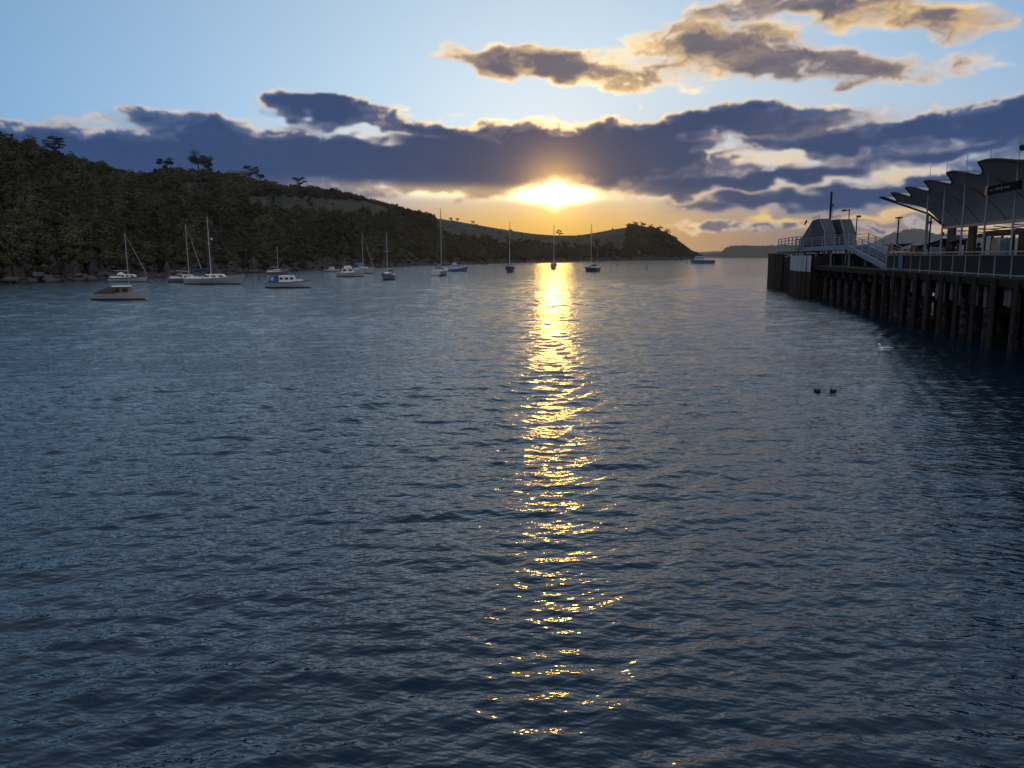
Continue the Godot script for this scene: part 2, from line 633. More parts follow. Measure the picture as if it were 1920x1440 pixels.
func hill_point(px: float, v: float) -> Vector3:           # v: 0 in the water's edge, 1 on the ridge, beyond: the far side
	var ds := look(shore_tab, px) + n_land.get_noise_2d(px * 2.2, 3.0) * 9.0
	var dr := look(ridge_d_tab, px)
	var hr := at(px, look(ridge_tab, px), dr).y
	var d := lerpf(ds, dr, v)
	var y := 0.0
	if v <= 0.0:
		y = v * 14.0
	elif v <= 1.0:
		var rise := 0.62 * pow(v, 0.72) + 0.38 * (v * v * (3.0 - 2.0 * v))
		y = hr * rise
		if v < 0.045: y = lerpf(0.0, minf(1.1, y), v / 0.045)
		var k := clampf(v * 5.0, 0.0, 1.0) * clampf((1.0 - v) * 4.0, 0.0, 1.0)
		y += k * hr * 0.10 * n_land.get_noise_2d(px * 0.9, v * 160.0)
		y += k * 1.4 * n_fine.get_noise_2d(px * 1.6, d * 0.6)
	else:
		y = hr * (1.0 - (v - 1.0) * (v - 1.0) * 7.0) - (v - 1.0) * 6.0
	var p := at(px, HORIZON, d)
	return Vector3(p.x, y, p.z)

func grassy(px: float, v: float, p: Vector3) -> float:      # 1 where pasture shows, 0 where scrub grows
	var s := project(p)
	var n := n_land.get_noise_2d(px * 3.0, v * 300.0) * 12.0
	var g := 0.0
	g = maxf(g, smoothstep(13.0, 3.0, absf(s.y - 383.0 - n * 0.6 - (s.x - 560.0) * 0.05) - 4.0) * smoothstep(0.93, 0.86, v) * smoothstep(455.0, 490.0, s.x + n) * smoothstep(760.0, 690.0, s.x + n))
	g = maxf(g, smoothstep(9.0, 1.0, absf(s.y - 351.0) - 3.0) * smoothstep(325.0, 345.0, s.x + n) * smoothstep(392.0, 372.0, s.x + n))
	var bottom := lerpf(430.0, 452.0, clampf((s.x - 820.0) / 250.0, 0.0, 1.0))
	g = maxf(g, smoothstep(810.0, 835.0, s.x) * smoothstep(1185.0, 1160.0, s.x) * smoothstep(bottom + 22.0, bottom - 6.0, s.y + n * 1.3))
	return clampf(g, 0.0, 1.0)

func smooth_normals(p: PackedVector3Array, cols: int, rows: int) -> PackedVector3Array:
	var out := PackedVector3Array()
	out.resize(p.size())
	for r in rows:
		for c in cols:
			var a := p[r * cols + mini(c + 1, cols - 1)] - p[r * cols + maxi(c - 1, 0)]
			var b := p[mini(r + 1, rows - 1) * cols + c] - p[maxi(r - 1, 0) * cols + c]
			var n := b.cross(a).normalized()
			out[r * cols + c] = n if n.y >= 0.0 else -n
	return out

func sheet(p: PackedVector3Array, cols: int, rows: int, colors := PackedColorArray()) -> ArrayMesh:
	var idx := PackedInt32Array()
	for r in rows - 1:
		for c in cols - 1:
			var b := r * cols + c
			idx.append_array(PackedInt32Array([b, b + cols, b + 1, b + 1, b + cols, b + cols + 1]))
	var arrays := []
	arrays.resize(Mesh.ARRAY_MAX)
	arrays[Mesh.ARRAY_VERTEX] = p
	arrays[Mesh.ARRAY_NORMAL] = smooth_normals(p, cols, rows)
	if colors.size(): arrays[Mesh.ARRAY_COLOR] = colors
	arrays[Mesh.ARRAY_INDEX] = idx
	var m := ArrayMesh.new()
	m.add_surface_from_arrays(Mesh.PRIMITIVE_TRIANGLES, arrays)
	return m

func leaf_clump(st: SurfaceTool, centre: Vector3, size: Vector3, leaves: int, leaf: float, tone: Color, shell := 0.55) -> void:
	for i in leaves:
		var u := Vector3(rng.randfn(), rng.randfn(), rng.randfn()).normalized()
		var r := lerpf(shell, 1.0, sqrt(rng.randf()))
		var p := centre + u * size * r
		var n := (u + Vector3(rng.randfn(), rng.randfn(), rng.randfn()) * 0.55).normalized()
		var f := frame_of(n, Vector3(rng.randfn(), rng.randfn(), rng.randfn()))
		var l := leaf * rng.randf_range(0.6, 1.35)
		var w := l * rng.randf_range(0.45, 0.8)
		var k := rng.randf_range(0.75, 1.2)
		st.set_color(Color(tone.r * k, tone.g * k * rng.randf_range(0.92, 1.08), tone.b * k))
		var a := p - f.x * w
		var b := p + f.z * l
		var c := p + f.x * w
		var d := p - f.z * l
		var lift := n * l * 0.25
		tri(st, a, b + lift, c)
		tri(st, a, c, d + lift)

func leaf_material() -> StandardMaterial3D:
	if mats.has("foliage"): return mats["foliage"]
	var m := mat("foliage", Color(1, 1, 1), 0.75)
	m.vertex_color_use_as_albedo = true
	m.backlight_enabled = true
	m.backlight = Color(0.25, 0.3, 0.12)
	m.metallic_specular = 0.3
	return m

func make_hill() -> void:
	n_land.seed = 21
	n_land.frequency = 0.012
	n_land.fractal_octaves = 4
	n_fine.seed = 9
	n_fine.frequency = 0.03
	n_fine.fractal_octaves = 4
	var vs := PackedFloat32Array([-0.12, 0.0, 0.015, 0.03, 0.045, 0.06, 0.08, 0.10])
	for i in 44: vs.append(0.12 + 0.88 * (i + 1) / 44.0)
	for v in [1.03, 1.07, 1.12, 1.2, 1.3]: vs.append(v)
	var xs := PackedFloat32Array()
	var x := -420.0
	while x < 1319.0:
		xs.append(x)
		x += 4.0
	var p := PackedVector3Array()
	var col := PackedColorArray()
	for v in vs:
		for px in xs:
			var q := hill_point(px, v)
			p.append(q)
			var g := grassy(px, v, q)
			var n := n_fine.get_noise_2d(px * 4.0, v * 500.0)
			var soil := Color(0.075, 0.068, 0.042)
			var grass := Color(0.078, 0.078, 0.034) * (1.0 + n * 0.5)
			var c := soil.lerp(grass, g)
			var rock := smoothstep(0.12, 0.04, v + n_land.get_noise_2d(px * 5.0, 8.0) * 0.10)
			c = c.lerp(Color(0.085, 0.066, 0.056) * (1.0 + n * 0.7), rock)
			c.a = 1.0
			col.append(c)
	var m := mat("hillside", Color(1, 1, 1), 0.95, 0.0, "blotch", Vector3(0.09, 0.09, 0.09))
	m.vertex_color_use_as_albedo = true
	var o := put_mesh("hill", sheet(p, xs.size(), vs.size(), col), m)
	tag(o, "dark headland of scrub and pasture sloping down to the water", "hill", "", "structure")

	# scrub: nobody could count the bushes on the slope
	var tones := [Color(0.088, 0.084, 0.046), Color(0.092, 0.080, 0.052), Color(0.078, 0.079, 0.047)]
	var names := ["scrub", "scrub", "scrub"]
	var labels := ["dense dark green scrub covering the slope of the headland", "dull olive bushes mixed through the headland scrub", "small dark shrubs filling the gaps of the headland scrub"]
	for kind in 3:
		rng.seed = 300 + kind
		var st := new_st()
		if kind == 0:
			for i in 5:
				var u := Vector3(rng.randfn() * 0.35, 0.45 + rng.randf() * 0.4, rng.randfn() * 0.35)
				leaf_clump(st, u, Vector3(0.5, 0.42, 0.5) * rng.randf_range(0.7, 1.1), 90, 0.11, tones[kind])
		elif kind == 1:
			for i in 4:
				var u := Vector3(rng.randfn() * 0.3, 0.35 + i * 0.22, rng.randfn() * 0.3)
				leaf_clump(st, u, Vector3(0.45, 0.26, 0.45) * rng.randf_range(0.7, 1.15), 90, 0.10, tones[kind])
		else:
			for i in 3:
				var u := Vector3(rng.randfn() * 0.4, 0.32, rng.randfn() * 0.4)
				leaf_clump(st, u, Vector3(0.5, 0.34, 0.5) * rng.randf_range(0.7, 1.0), 80, 0.12, tones[kind])
		st.generate_normals()
		var mesh := st.commit()
		var where := []
		var tint := []
		var tries := 17000 if kind == 0 else 11000
		for i in tries:
			var px := rng.randf_range(-380.0, 1312.0)
			var v := 0.035 + 0.99 * rng.randf()
			var q := hill_point(px, v)
			var g := grassy(px, v, q)
			if g > 0.25 and rng.randf() < 0.985: continue
			if v < 0.1 and rng.randf() < 0.55: continue
			var d := -q.z
			var s := (rng.randf_range(0.8, 2.0) if kind == 0 else rng.randf_range(0.8, 1.8) if kind == 1 else rng.randf_range(0.6, 1.2)) * (0.85 + d / 900.0)
			s *= 1.0 + 0.5 * n_land.get_noise_2d(px * 2.0, v * 200.0)
			if rng.randf() < 0.03: s *= rng.randf_range(1.4, 1.9)
			s *= 0.85
			if v > 0.9: s *= 0.72
			if px > 815.0 and px < 1175.0 and v > 0.55: s *= 0.5
			if px > 1240.0: s *= 0.7
			var b := Basis(Vector3.UP, rng.randf() * TAU).scaled(Vector3(s * rng.randf_range(0.9, 1.35), s * rng.randf_range(0.75, 1.2), s * rng.randf_range(0.9, 1.35)))
			where.append(Transform3D(b, q - Vector3(0, 0.12 * s, 0)))
			var k := rng.randf_range(0.7, 1.2) * (1.0 + 0.6 * n_land.get_noise_2d(px * 1.3 + 90.0, v * 130.0))
			tint.append(Color(k * rng.randf_range(0.9, 1.15), k, k * rng.randf_range(0.85, 1.1)))
		var mm := MultiMesh.new()
		mm.transform_format = MultiMesh.TRANSFORM_3D
		mm.use_colors = true
		mm.mesh = mesh
		mm.instance_count = where.size()
		for i in where.size():
			mm.set_instance_transform(i, where[i])
			mm.set_instance_color(i, tint[i])
		var mi := MultiMeshInstance3D.new()
		mi.multimesh = mm
		mi.material_override = leaf_material()
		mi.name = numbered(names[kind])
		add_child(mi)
		tag(mi, labels[kind], "scrub", "", "stuff")

	# stones along the water's edge
	rng.seed = 41
	var rocks := []
	for i in 700:
		var px := rng.randf_range(-200.0, 1300.0)
		var q := hill_point(px, rng.randf_range(0.0, 0.05))
		var s := rng.randf_range(0.15, 0.6) * (0.8 + -q.z / 500.0)
		rocks.append(Transform3D(Basis(Vector3(rng.randfn(), rng.randfn(), rng.randfn()).normalized(), rng.randf() * TAU).scaled(Vector3(s * 1.5, s * 0.8, s * 1.2)), q + Vector3(0, s * 0.15, 0)))
	var rs := new_st()
	var ball := SphereMesh.new()
	ball.radial_segments = 7
	ball.rings = 4
	ball.radius = 1.0
	ball.height = 2.0
	rs.append_from(ball, 0, Transform3D.IDENTITY)
	var arr := rs.commit_to_arrays()
	var pv: PackedVector3Array = arr[Mesh.ARRAY_VERTEX]
	for i in pv.size(): pv[i] *= 1.0 + 0.35 * n_fine.get_noise_3dv(pv[i] * 30.0)
	arr[Mesh.ARRAY_VERTEX] = pv
	var rm := ArrayMesh.new()
	rm.add_surface_from_arrays(Mesh.PRIMITIVE_TRIANGLES, arr)
	var rmm := MultiMesh.new()
	rmm.transform_format = MultiMesh.TRANSFORM_3D
	rmm.mesh = rm
	rmm.instance_count = rocks.size()
	for i in rocks.size(): rmm.set_instance_transform(i, rocks[i])
	var ri := MultiMeshInstance3D.new()
	ri.multimesh = rmm
	ri.material_override = mat("shore_rock", Color(0.075, 0.060, 0.054), 0.85)
	ri.name = "shore_rocks"
	add_child(ri)
	tag(ri, "brown rocks strewn along the foot of the headland", "rocks", "", "stuff")

func ridge_range(called: String, label: String, tab: Array, d: float, deep: float, m: Material, rough: float, y_drop := 0.0) -> void:
	var xs := PackedFloat32Array()
	var x: float = tab[0][0]
	while x <= tab[-1][0]:
		xs.append(x)
		x += 3.0
	var p := PackedVector3Array()
	var vs := [-0.2, 0.0, 0.15, 0.3, 0.45, 0.6, 0.75, 0.88, 1.0, 1.1, 1.25]
	for v: float in vs:
		for px in xs:
			var top := at(px, look(tab, px), d + deep)
			var h := maxf(top.y, 1.0) + n_fine.get_noise_2d(px * 9.0, 2.0) * rough
			var k := v if v <= 1.0 else 1.0 - (v - 1.0) * 2.0
			var q := at(px, HORIZON, d + deep * v)
			var y := h * (0.55 * pow(maxf(k, 0.0), 0.8) + 0.45 * k * k) if v > 0.0 else -3.0
			y += n_land.get_noise_2d(px * 5.0, v * 90.0) * h * 0.10 * clampf(v * (1.0 - v) * 5.0, 0.0, 1.0)
			p.append(Vector3(q.x, y, q.z))
	var o := put_mesh(called, sheet(p, xs.size(), vs.size()), m)
	tag(o, label, "hill", "", "structure")

func make_far_land() -> void:
	ridge_range("far_hill", "low wooded island far across the water", [[1300, 478.5], [1330, 476], [1352, 474], [1358, 465], [1370, 461], [1400, 460], [1430, 461], [1470, 459], [1540, 460], [1640, 464], [1760, 466], [2000, 468]], 1700.0, 220.0, mat("far_wood", Color(0.07, 0.06, 0.04), 0.95), 2.0)
	ridge_range("far_hill", "mountain range on the horizon behind the wharf", [[1480, 478], [1540, 472], [1600, 462], [1640, 453], [1660, 441], [1672, 436], [1682, 437], [1690, 431], [1706, 429], [1724, 429], [1736, 433], [1748, 438], [1768, 438], [1800, 441], [1850, 444], [1920, 447], [2100, 455]], 3300.0, 800.0, mat("far_rock", Color(0.07, 0.07, 0.065), 0.95), 7.0)
	ridge_range("far_hill", "faint strip of land beyond the tip of the headland", [[1180, 477], [1300, 473], [1345, 471], [1400, 470], [1500, 470], [1700, 472], [2000, 474]], 4400.0, 450.0, mat("far_rock"), 4.0)

func tree(px: float, foot_py: float, d: float, height: float, label: String, kind: String, seed_: int, lean := 0.0) -> void:
	rng.seed = seed_
	var base := at(px, foot_py, d)
	var t := thing("tree", label, "tree", base, 0.0, "trees on the skyline")
	var st := new_st()
	var sc := new_st()
	sc.set_smooth_group(-1)
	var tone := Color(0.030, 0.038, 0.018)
	var top := Vector3(lean * height, height * 0.62, 0)
	var r := height * 0.035
	rod(st, Vector3(0, -height * 0.15, 0), top * 0.5, r * 1.3, r * 0.9, 7)
	rod(st, top * 0.5, top, r * 0.9, r * 0.45, 7)
	var lobes := []
	if kind == "pine":           # spreading: limbs with flat pads of foliage
		for i in 11:
			var a := TAU * i / 11.0 + rng.randf() * 0.5
			var h := rng.randf_range(0.42, 0.95)
			var reach := rng.randf_range(0.18, 0.46) * (1.15 - 0.55 * absf(h - 0.6))
			lobes.append([Vector3(cos(a) * reach, h, sin(a) * reach) * height + Vector3(lean * height * h, 0, 0), Vector3(0.18, 0.085, 0.18) * height * rng.randf_range(0.8, 1.25)])
	elif kind == "cedar":      # flat-topped layers
		for i in 16:
			var a := TAU * i / 16.0 + rng.randf() * 0.5
			var h: float = [0.45, 0.62, 0.78, 0.92][i % 4]
			var reach := rng.randf_range(0.15, 0.62)
			lobes.append([Vector3(cos(a) * reach, h + rng.randf() * 0.04, sin(a) * reach) * height, Vector3(0.26, 0.05, 0.26) * height * rng.randf_range(0.8, 1.2)])
	else:                           # rounded
		for i in 10:
			var u := Vector3(rng.randfn() * 1.35, rng.randfn() * 0.7, rng.randfn() * 1.35).limit_length(1.7) * 0.21
			lobes.append([(Vector3(0, 0.66, 0) + u) * height + Vector3(lean * height * 0.6, 0, 0), Vector3(0.21, 0.14, 0.21) * height * rng.randf_range(0.75, 1.2)])
	for l: Array in lobes:
		var c: Vector3 = l[0]
		var from := top * clampf(c.y / top.y - 0.25, 0.3, 1.0)
		rod(st, from, c, r * 0.4, r * 0.15, 5)
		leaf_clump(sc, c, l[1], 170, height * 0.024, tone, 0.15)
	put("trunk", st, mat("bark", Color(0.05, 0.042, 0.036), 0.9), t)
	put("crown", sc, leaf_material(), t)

func make_trees() -> void:
	tree(104, 293, 240, 5.2, "broad flat-topped tree on the skyline at the far left", "cedar", 1)
	tree(313, 330, 285, 6.4, "open pine standing on the skyline left of the rounded pine", "pine", 2, -0.04)
	tree(373, 328, 300, 7.8, "tall rounded pine, the largest tree on the skyline", "round", 3)
	tree(392, 330, 300, 6.2, "bushy pine leaning against the right side of the largest skyline tree", "round", 33, 0.05)
	tree(470, 342, 325, 6.4, "pine beside the pale house on the ridge", "pine", 4)
	tree(487, 342, 330, 4.0, "low pine just right of the pale house on the ridge", "round", 44, 0.08)
	tree(563, 355, 380, 5.6, "small lone tree on the ridge left of the sunset glow", "pine", 5)
	tree(508, 350, 350, 2.4, "tiny bush tree on the ridge between the house and the lone tree", "round", 51)
	tree(845, 415, 590, 3.0, "small round tree on the grassy ridge beside the tallest mast", "round", 6)
	tree(857, 417, 600, 3.2, "small dark tree next to the round tree on the grassy ridge", "round", 7)
	tree(886, 422, 620, 3.4, "single shrub-like tree low on the grassy ridge", "round", 8)
	tree(1047, 444, 770, 6.5, "wind-blown tree in the saddle of the headland below the sun", "pine", 9, 0.25)
	tree(1178, 428, 900, 6.0, "first tree of the clump at the left end of the headland top", "round", 10)
	tree(1190, 426, 910, 6.5, "highest tree of the clump on the headland top", "pine", 11)
	tree(1205, 428, 920, 7.0, "broad tree in the middle of the headland clump", "round", 12)
	tree(1221, 431, 930, 6.0, "tree right of the middle of the headland clump", "round", 13)
	tree(1236, 435, 940, 7.0, "open-crowned tree near the seaward end of the headland clump", "pine", 14)
	tree(1250, 441, 950, 7.5, "seaward tree of the headland clump leaning over the bluff", "pine", 15, 0.18)

func make_house() -> void:
	var p := at(445, 340, 322)
	var t := thing("house", "pale low house with a dark roof on the ridge behind pines", "house", p, 0.25)
	var st := new_st()
	box(st, Vector3(0, 1.0, 0), Vector3(7.5, 3.4, 5))
	var wall := put("wall", st, mat("house_wall", Color(0.42, 0.42, 0.42), 0.8), t)
	st = new_st()
	loft(st, [PackedVector3Array([Vector3(-4.2, 2.75, 3), Vector3(4.2, 2.75, 3), Vector3(4.2, 2.75, -3), Vector3(-4.2, 2.75, -3)]), PackedVector3Array([Vector3(-3.2, 4.0, 0.1), Vector3(3.2, 4.0, 0.1), Vector3(3.2, 4.0, -0.1), Vector3(-3.2, 4.0, -0.1)])], true, true, false)
	put("roof", st, mat("house_roof", Color(0.07, 0.065, 0.065), 0.7), t)
	for i in 3:
		st = new_st()
		box(st, Vector3(-2.3 + i * 2.3, 1.5, 2.52), Vector3(1.3, 1.2, 0.06))
		put("window", st, mat("dark_glass", Color(0.02, 0.024, 0.03), 0.08), wall)

# ---------------------------------------------------------------- boats
# Boats are built with the bow towards +x, the waterline at y = 0.
func hull_ring(t: float, L: float, B: float, H: float, transom: float, rake: float, sheer: float, y_lo: float, y_hi: float, n: int) -> PackedVector3Array:
	# half section from the port edge at y_hi down and up to the starboard edge
	var w: float
	if t < 0.42: w = lerpf(transom, 1.0, sin(t / 0.42 * PI / 2.0))
	else: w = pow(maxf(1.0 - pow((t - 0.42) / 0.58, 2.4), 0.0), 0.85)
	w = maxf(w, 0.015)
	var edge := H * (1.0 + sheer * pow(maxf(t - 0.25, 0.0), 2.0) * 1.5)
	var out := PackedVector3Array()
	for i in n:
		var a := PI * i / (n - 1.0)                    # 0 port edge, PI starboard edge
		var v := absf(cos(a))                             # 1 at the edge, 0 at the keel
		var y := lerpf(y_lo, y_hi if y_hi < 9.0 else edge, pow(v, 1.3))
		var f := clampf((y - y_lo) / (edge - y_lo), 0.0, 1.0)
		var half := B / 2.0 * w * pow(f, 0.32) * (0.80 + 0.20 * f)
		var x := (t - 0.5) * L + rake * L * t * t * (f - 0.5)
		out.append(Vector3(x, y, -half if cos(a) > 0.0 else half))
	return out

func hull(parent: Node3D, L: float, B: float, H: float, colour: Material, bottom: Material, transom := 0.75, rake := 0.10, sheer := 0.9, stripe: Material = null) -> void:
	var deep := -0.35
	var lines := 15
	var st := new_st()
	var low := []
	var high := []
	var keel := []
	for i in lines:
		var t := float(i) / (lines - 1)
		var full := hull_ring(t, L, B, H, transom, rake, sheer, deep, 9.9, 17)
		high.append(full)
	# hull shell, open at the top, closed at the transom
	st.set_smooth_group(1)
	loft(st, high, false, false, true)
	var r0: PackedVector3Array = high[0]
	for j in range(1, r0.size() - 1): tri(st, r0[0], r0[j], r0[j + 1])
	put("hull", st, colour, parent)
	# antifouling band, just proud of the shell at the waterline
	st = new_st()
	for i in lines:
		var src: PackedVector3Array = high[i]
		var ring := PackedVector3Array()
		var port := []
		for y in [0.10, 0.03, -0.06]: port.append(side_at(src, y, -1) + Vector3(0, 0, -0.012))
		low.append(PackedVector3Array(port))
		var star := []
		for y in [0.10, 0.03, -0.06]: star.append(side_at(src, y, 1) + Vector3(0, 0, 0.012))
		keel.append(PackedVector3Array(star))
	loft(st, low, false, false, true)
	loft(st, keel, false, false, true)
	var a: PackedVector3Array = low[0]
	var b: PackedVector3Array = keel[0]
	for j in 2: quad(st, a[j] + Vector3(-0.012, 0, 0), a[j + 1] + Vector3(-0.012, 0, 0), b[j + 1] + Vector3(-0.012, 0, 0), b[j] + Vector3(-0.012, 0, 0))
	put("waterline_band", st, bottom, parent)
	if stripe:
		st = new_st()
		for s in [-1, 1]:
			var band := []
			for i in lines:
				var src: PackedVector3Array = high[i]
				var e: Vector3 = src[0] if s < 0 else src[-1]
				var o := Vector3(0, 0, 0.014 * s)
				band.append(PackedVector3Array([Vector3(e.x, e.y + 0.02, e.z) + o, side_at(src, e.y - 0.11, s) + o]))
			loft(st, band, false, false, true)
		put("gunwale_stripe", st, stripe, parent)
	# deck
	st = new_st()
	var deck := []
	for i in lines:
		var src: PackedVector3Array = high[i]
		var l: Vector3 = src[0]
		var r: Vector3 = src[-1]
		deck.append(PackedVector3Array([l + Vector3(0, -0.03, 0.01), (l + r) / 2.0 + Vector3(0, 0.03, 0), r + Vector3(0, -0.03, -0.01)]))
	loft(st, deck, false, false, true)
	put("deck", st, mat("boat_deck", Color(0.45, 0.44, 0.42), 0.6), parent)

func side_at(ring: PackedVector3Array, y: float, side: int) -> Vector3:
	var n := ring.size()
	var half := n / 2
	for i in half:
		var a := ring[i] if side < 0 else ring[n - 1 - i]
		var b := ring[i + 1] if side < 0 else ring[n - 2 - i]
		if (a.y - y) * (b.y - y) <= 0.0 and absf(a.y - b.y) > 1e-5:
			return a.lerp(b, (a.y - y) / (a.y - b.y))
	return ring[half]

var last_block: Node3D          # the cabin built last, which carries its windows

func house_block(parent: Node3D, called: String, x0: float, x1: float, w0: float, w1: float, y0: float, y1: float, front: float, back: float, m: Material, tuck := 0.82) -> MeshInstance3D:
	# a cabin from x0 (aft) to x1 (forward); front and back are how far its top is raked in
	var st := new_st()
	var b := PackedVector3Array([Vector3(x0, y0, -w0 / 2), Vector3(x1, y0, -w1 / 2), Vector3(x1, y0, w1 / 2), Vector3(x0, y0, w0 / 2)])
	var t := PackedVector3Array([Vector3(x0 + back, y1, -w0 / 2 * tuck), Vector3(x1 - front, y1, -w1 / 2 * tuck), Vector3(x1 - front, y1, w1 / 2 * tuck), Vector3(x0 + back, y1, w0 / 2 * tuck)])
	var e := 0.04
	var t2 := PackedVector3Array()
	var m0 := (t[0] + t[2]) / 2.0
	for q in t: t2.append(m0 + (q - m0) * 0.94 + Vector3(0, e, 0))
	loft(st, [b, t, t2], true, true, false)
	var made := put(called, st, m, parent)
	last_block = made
	return made

func pane(parent: Node3D, called: String, a: Vector3, b: Vector3, c: Vector3, d: Vector3, m: Material, thick := 0.02) -> void:
	var n := (b - a).cross(d - a).normalized() * thick
	var st := new_st()
	var r1 := PackedVector3Array([a - n * 0.4, b - n * 0.4, c - n * 0.4, d - n * 0.4])
	var r2 := PackedVector3Array([a + n, b + n, c + n, d + n])
	loft(st, [r1, r2], true, true, false)
	put(called, st, m, parent)

func side_windows(_boat: Node3D, x0: float, x1: float, w0: float, w1: float, y0: float, y1: float, count: int, lo: float, hi: float, front: float, back: float, tuck := 0.82) -> void:
	# windows on both sides of a house_block of the same measures, between the heights lo and hi (0..1)
	for s in [-1, 1]:
		for i in count:
			var f0 := (i + 0.18) / count
			var f1 := (i + 0.82) / count
			var q := []
			for uv: Array in [[f0, lo], [f1, lo], [f1, hi], [f0, hi]]:
				var xa := lerpf(x0 + back * uv[1], x1 - front * uv[1], uv[0])
				var w := lerpf(w0, w1, uv[0]) / 2.0 * lerpf(1.0, tuck, uv[1])
				q.append(Vector3(xa, lerpf(y0, y1, uv[1]), s * (w + 0.004)))
			if s < 0: q.reverse()
			pane(last_block, "window", q[0], q[1], q[2], q[3], mat("dark_glass", Color(0.02, 0.024, 0.03), 0.08))

func rig(parent: Node3D, x: float, y0: float, height: float, bow: Vector3, stern: Vector3, half_beam: float, boom_len: float, cover: Material, furled := true, thick := 0.075) -> void:
	var alu := mat("mast_metal", Color(0.50, 0.49, 0.47), 0.45, 0.3)
	var wire := mat("stay_wire", Color(0.22, 0.22, 0.23), 0.5, 0.4)
	var st := new_st()
	rod(st, Vector3(x, y0 - 0.1, 0), Vector3(x - height * 0.012, height, 0), thick, thick * 0.6, 8)
	put("mast", st, alu, parent)
	st = new_st()
	rod(st, Vector3(x - 0.05, height - 0.02, 0), Vector3(x - 0.05, height + 0.35, 0), 0.012, 0.006, 5)
	rod(st, Vector3(x - 0.05, height, 0), Vector3(x + 0.22, height + 0.08, 0), 0.012, 0.01, 5)
	put("masthead_aerial", st, wire, parent)
	st = new_st()
	var sp := y0 + (height - y0) * 0.52
	rod(st, Vector3(x, sp, -half_beam * 0.62), Vector3(x, sp, half_beam * 0.62), 0.025, 0.025, 6)
	put("spreader", st, alu, parent)
	if boom_len > 0.0:
		st = new_st()
		rod(st, Vector3(x, y0 + 0.55, 0), Vector3(x - boom_len, y0 + 0.62, 0), 0.05, 0.045, 7)
		put("boom", st, alu, parent)
		if cover:
			st = new_st()
			var rings := []
			for i in 7:
				var t := i / 6.0
				var r := 0.17 * (1.0 - 0.55 * t) + 0.02
				var ring := PackedVector3Array()
				for j in 8:
					var a := TAU * j / 8
					ring.append(Vector3(x - 0.05 - (boom_len - 0.1) * t, y0 + 0.68 + 0.03 * sin(t * 9.0) + r * 1.25 * sin(a), r * 0.75 * cos(a)))
				rings.append(ring)
			loft(st, rings)
			put("sail_cover", st, cover, parent)
	st = new_st()
	var tip := Vector3(x, height * 0.97, 0)
	if furled:
		rod(st, bow + Vector3(-0.05, 0.25, 0), bow.lerp(tip, 0.5), 0.055, 0.05, 7)
		rod(st, bow.lerp(tip, 0.5), tip, 0.05, 0.015, 7)
		put("furled_jib", st, mat("furled_sail", Color(0.33, 0.33, 0.34), 0.8), parent)
	else:
		rod(st, bow, tip, 0.014, 0.014, 5)
		put("forestay", st, wire, parent)
	st = new_st()
	rod(st, stern, tip, 0.012, 0.012, 5)
	put("backstay", st, wire, parent)
	for s in [-1, 1]:
		st = new_st()
		rod(st, Vector3(x - 0.1, y0 - 0.1, s * half_beam * 0.9), Vector3(x, sp, s * half_beam * 0.6), 0.012, 0.012, 5)
		rod(st, Vector3(x, sp, s * half_beam * 0.6), tip, 0.012, 0.012, 5)
		put("shroud", st, wire, parent)

func guard_rail(parent: Node3D, pts: Array, h: float) -> void:
	var st := new_st()
	for i in pts.size():
		var p: Vector3 = pts[i]
		rod(st, p, p + Vector3(0, h, 0), 0.014, 0.014, 5)
		if i > 0:
			var q: Vector3 = pts[i - 1]
			rod(st, q + Vector3(0, h, 0), p + Vector3(0, h, 0), 0.012, 0.012, 5)
			rod(st, q + Vector3(0, h * 0.5, 0), p + Vector3(0, h * 0.5, 0), 0.008, 0.008, 5)
	put("guard_rail", st, mat("rail_metal", Color(0.42, 0.42, 0.43), 0.35, 0.5), parent)

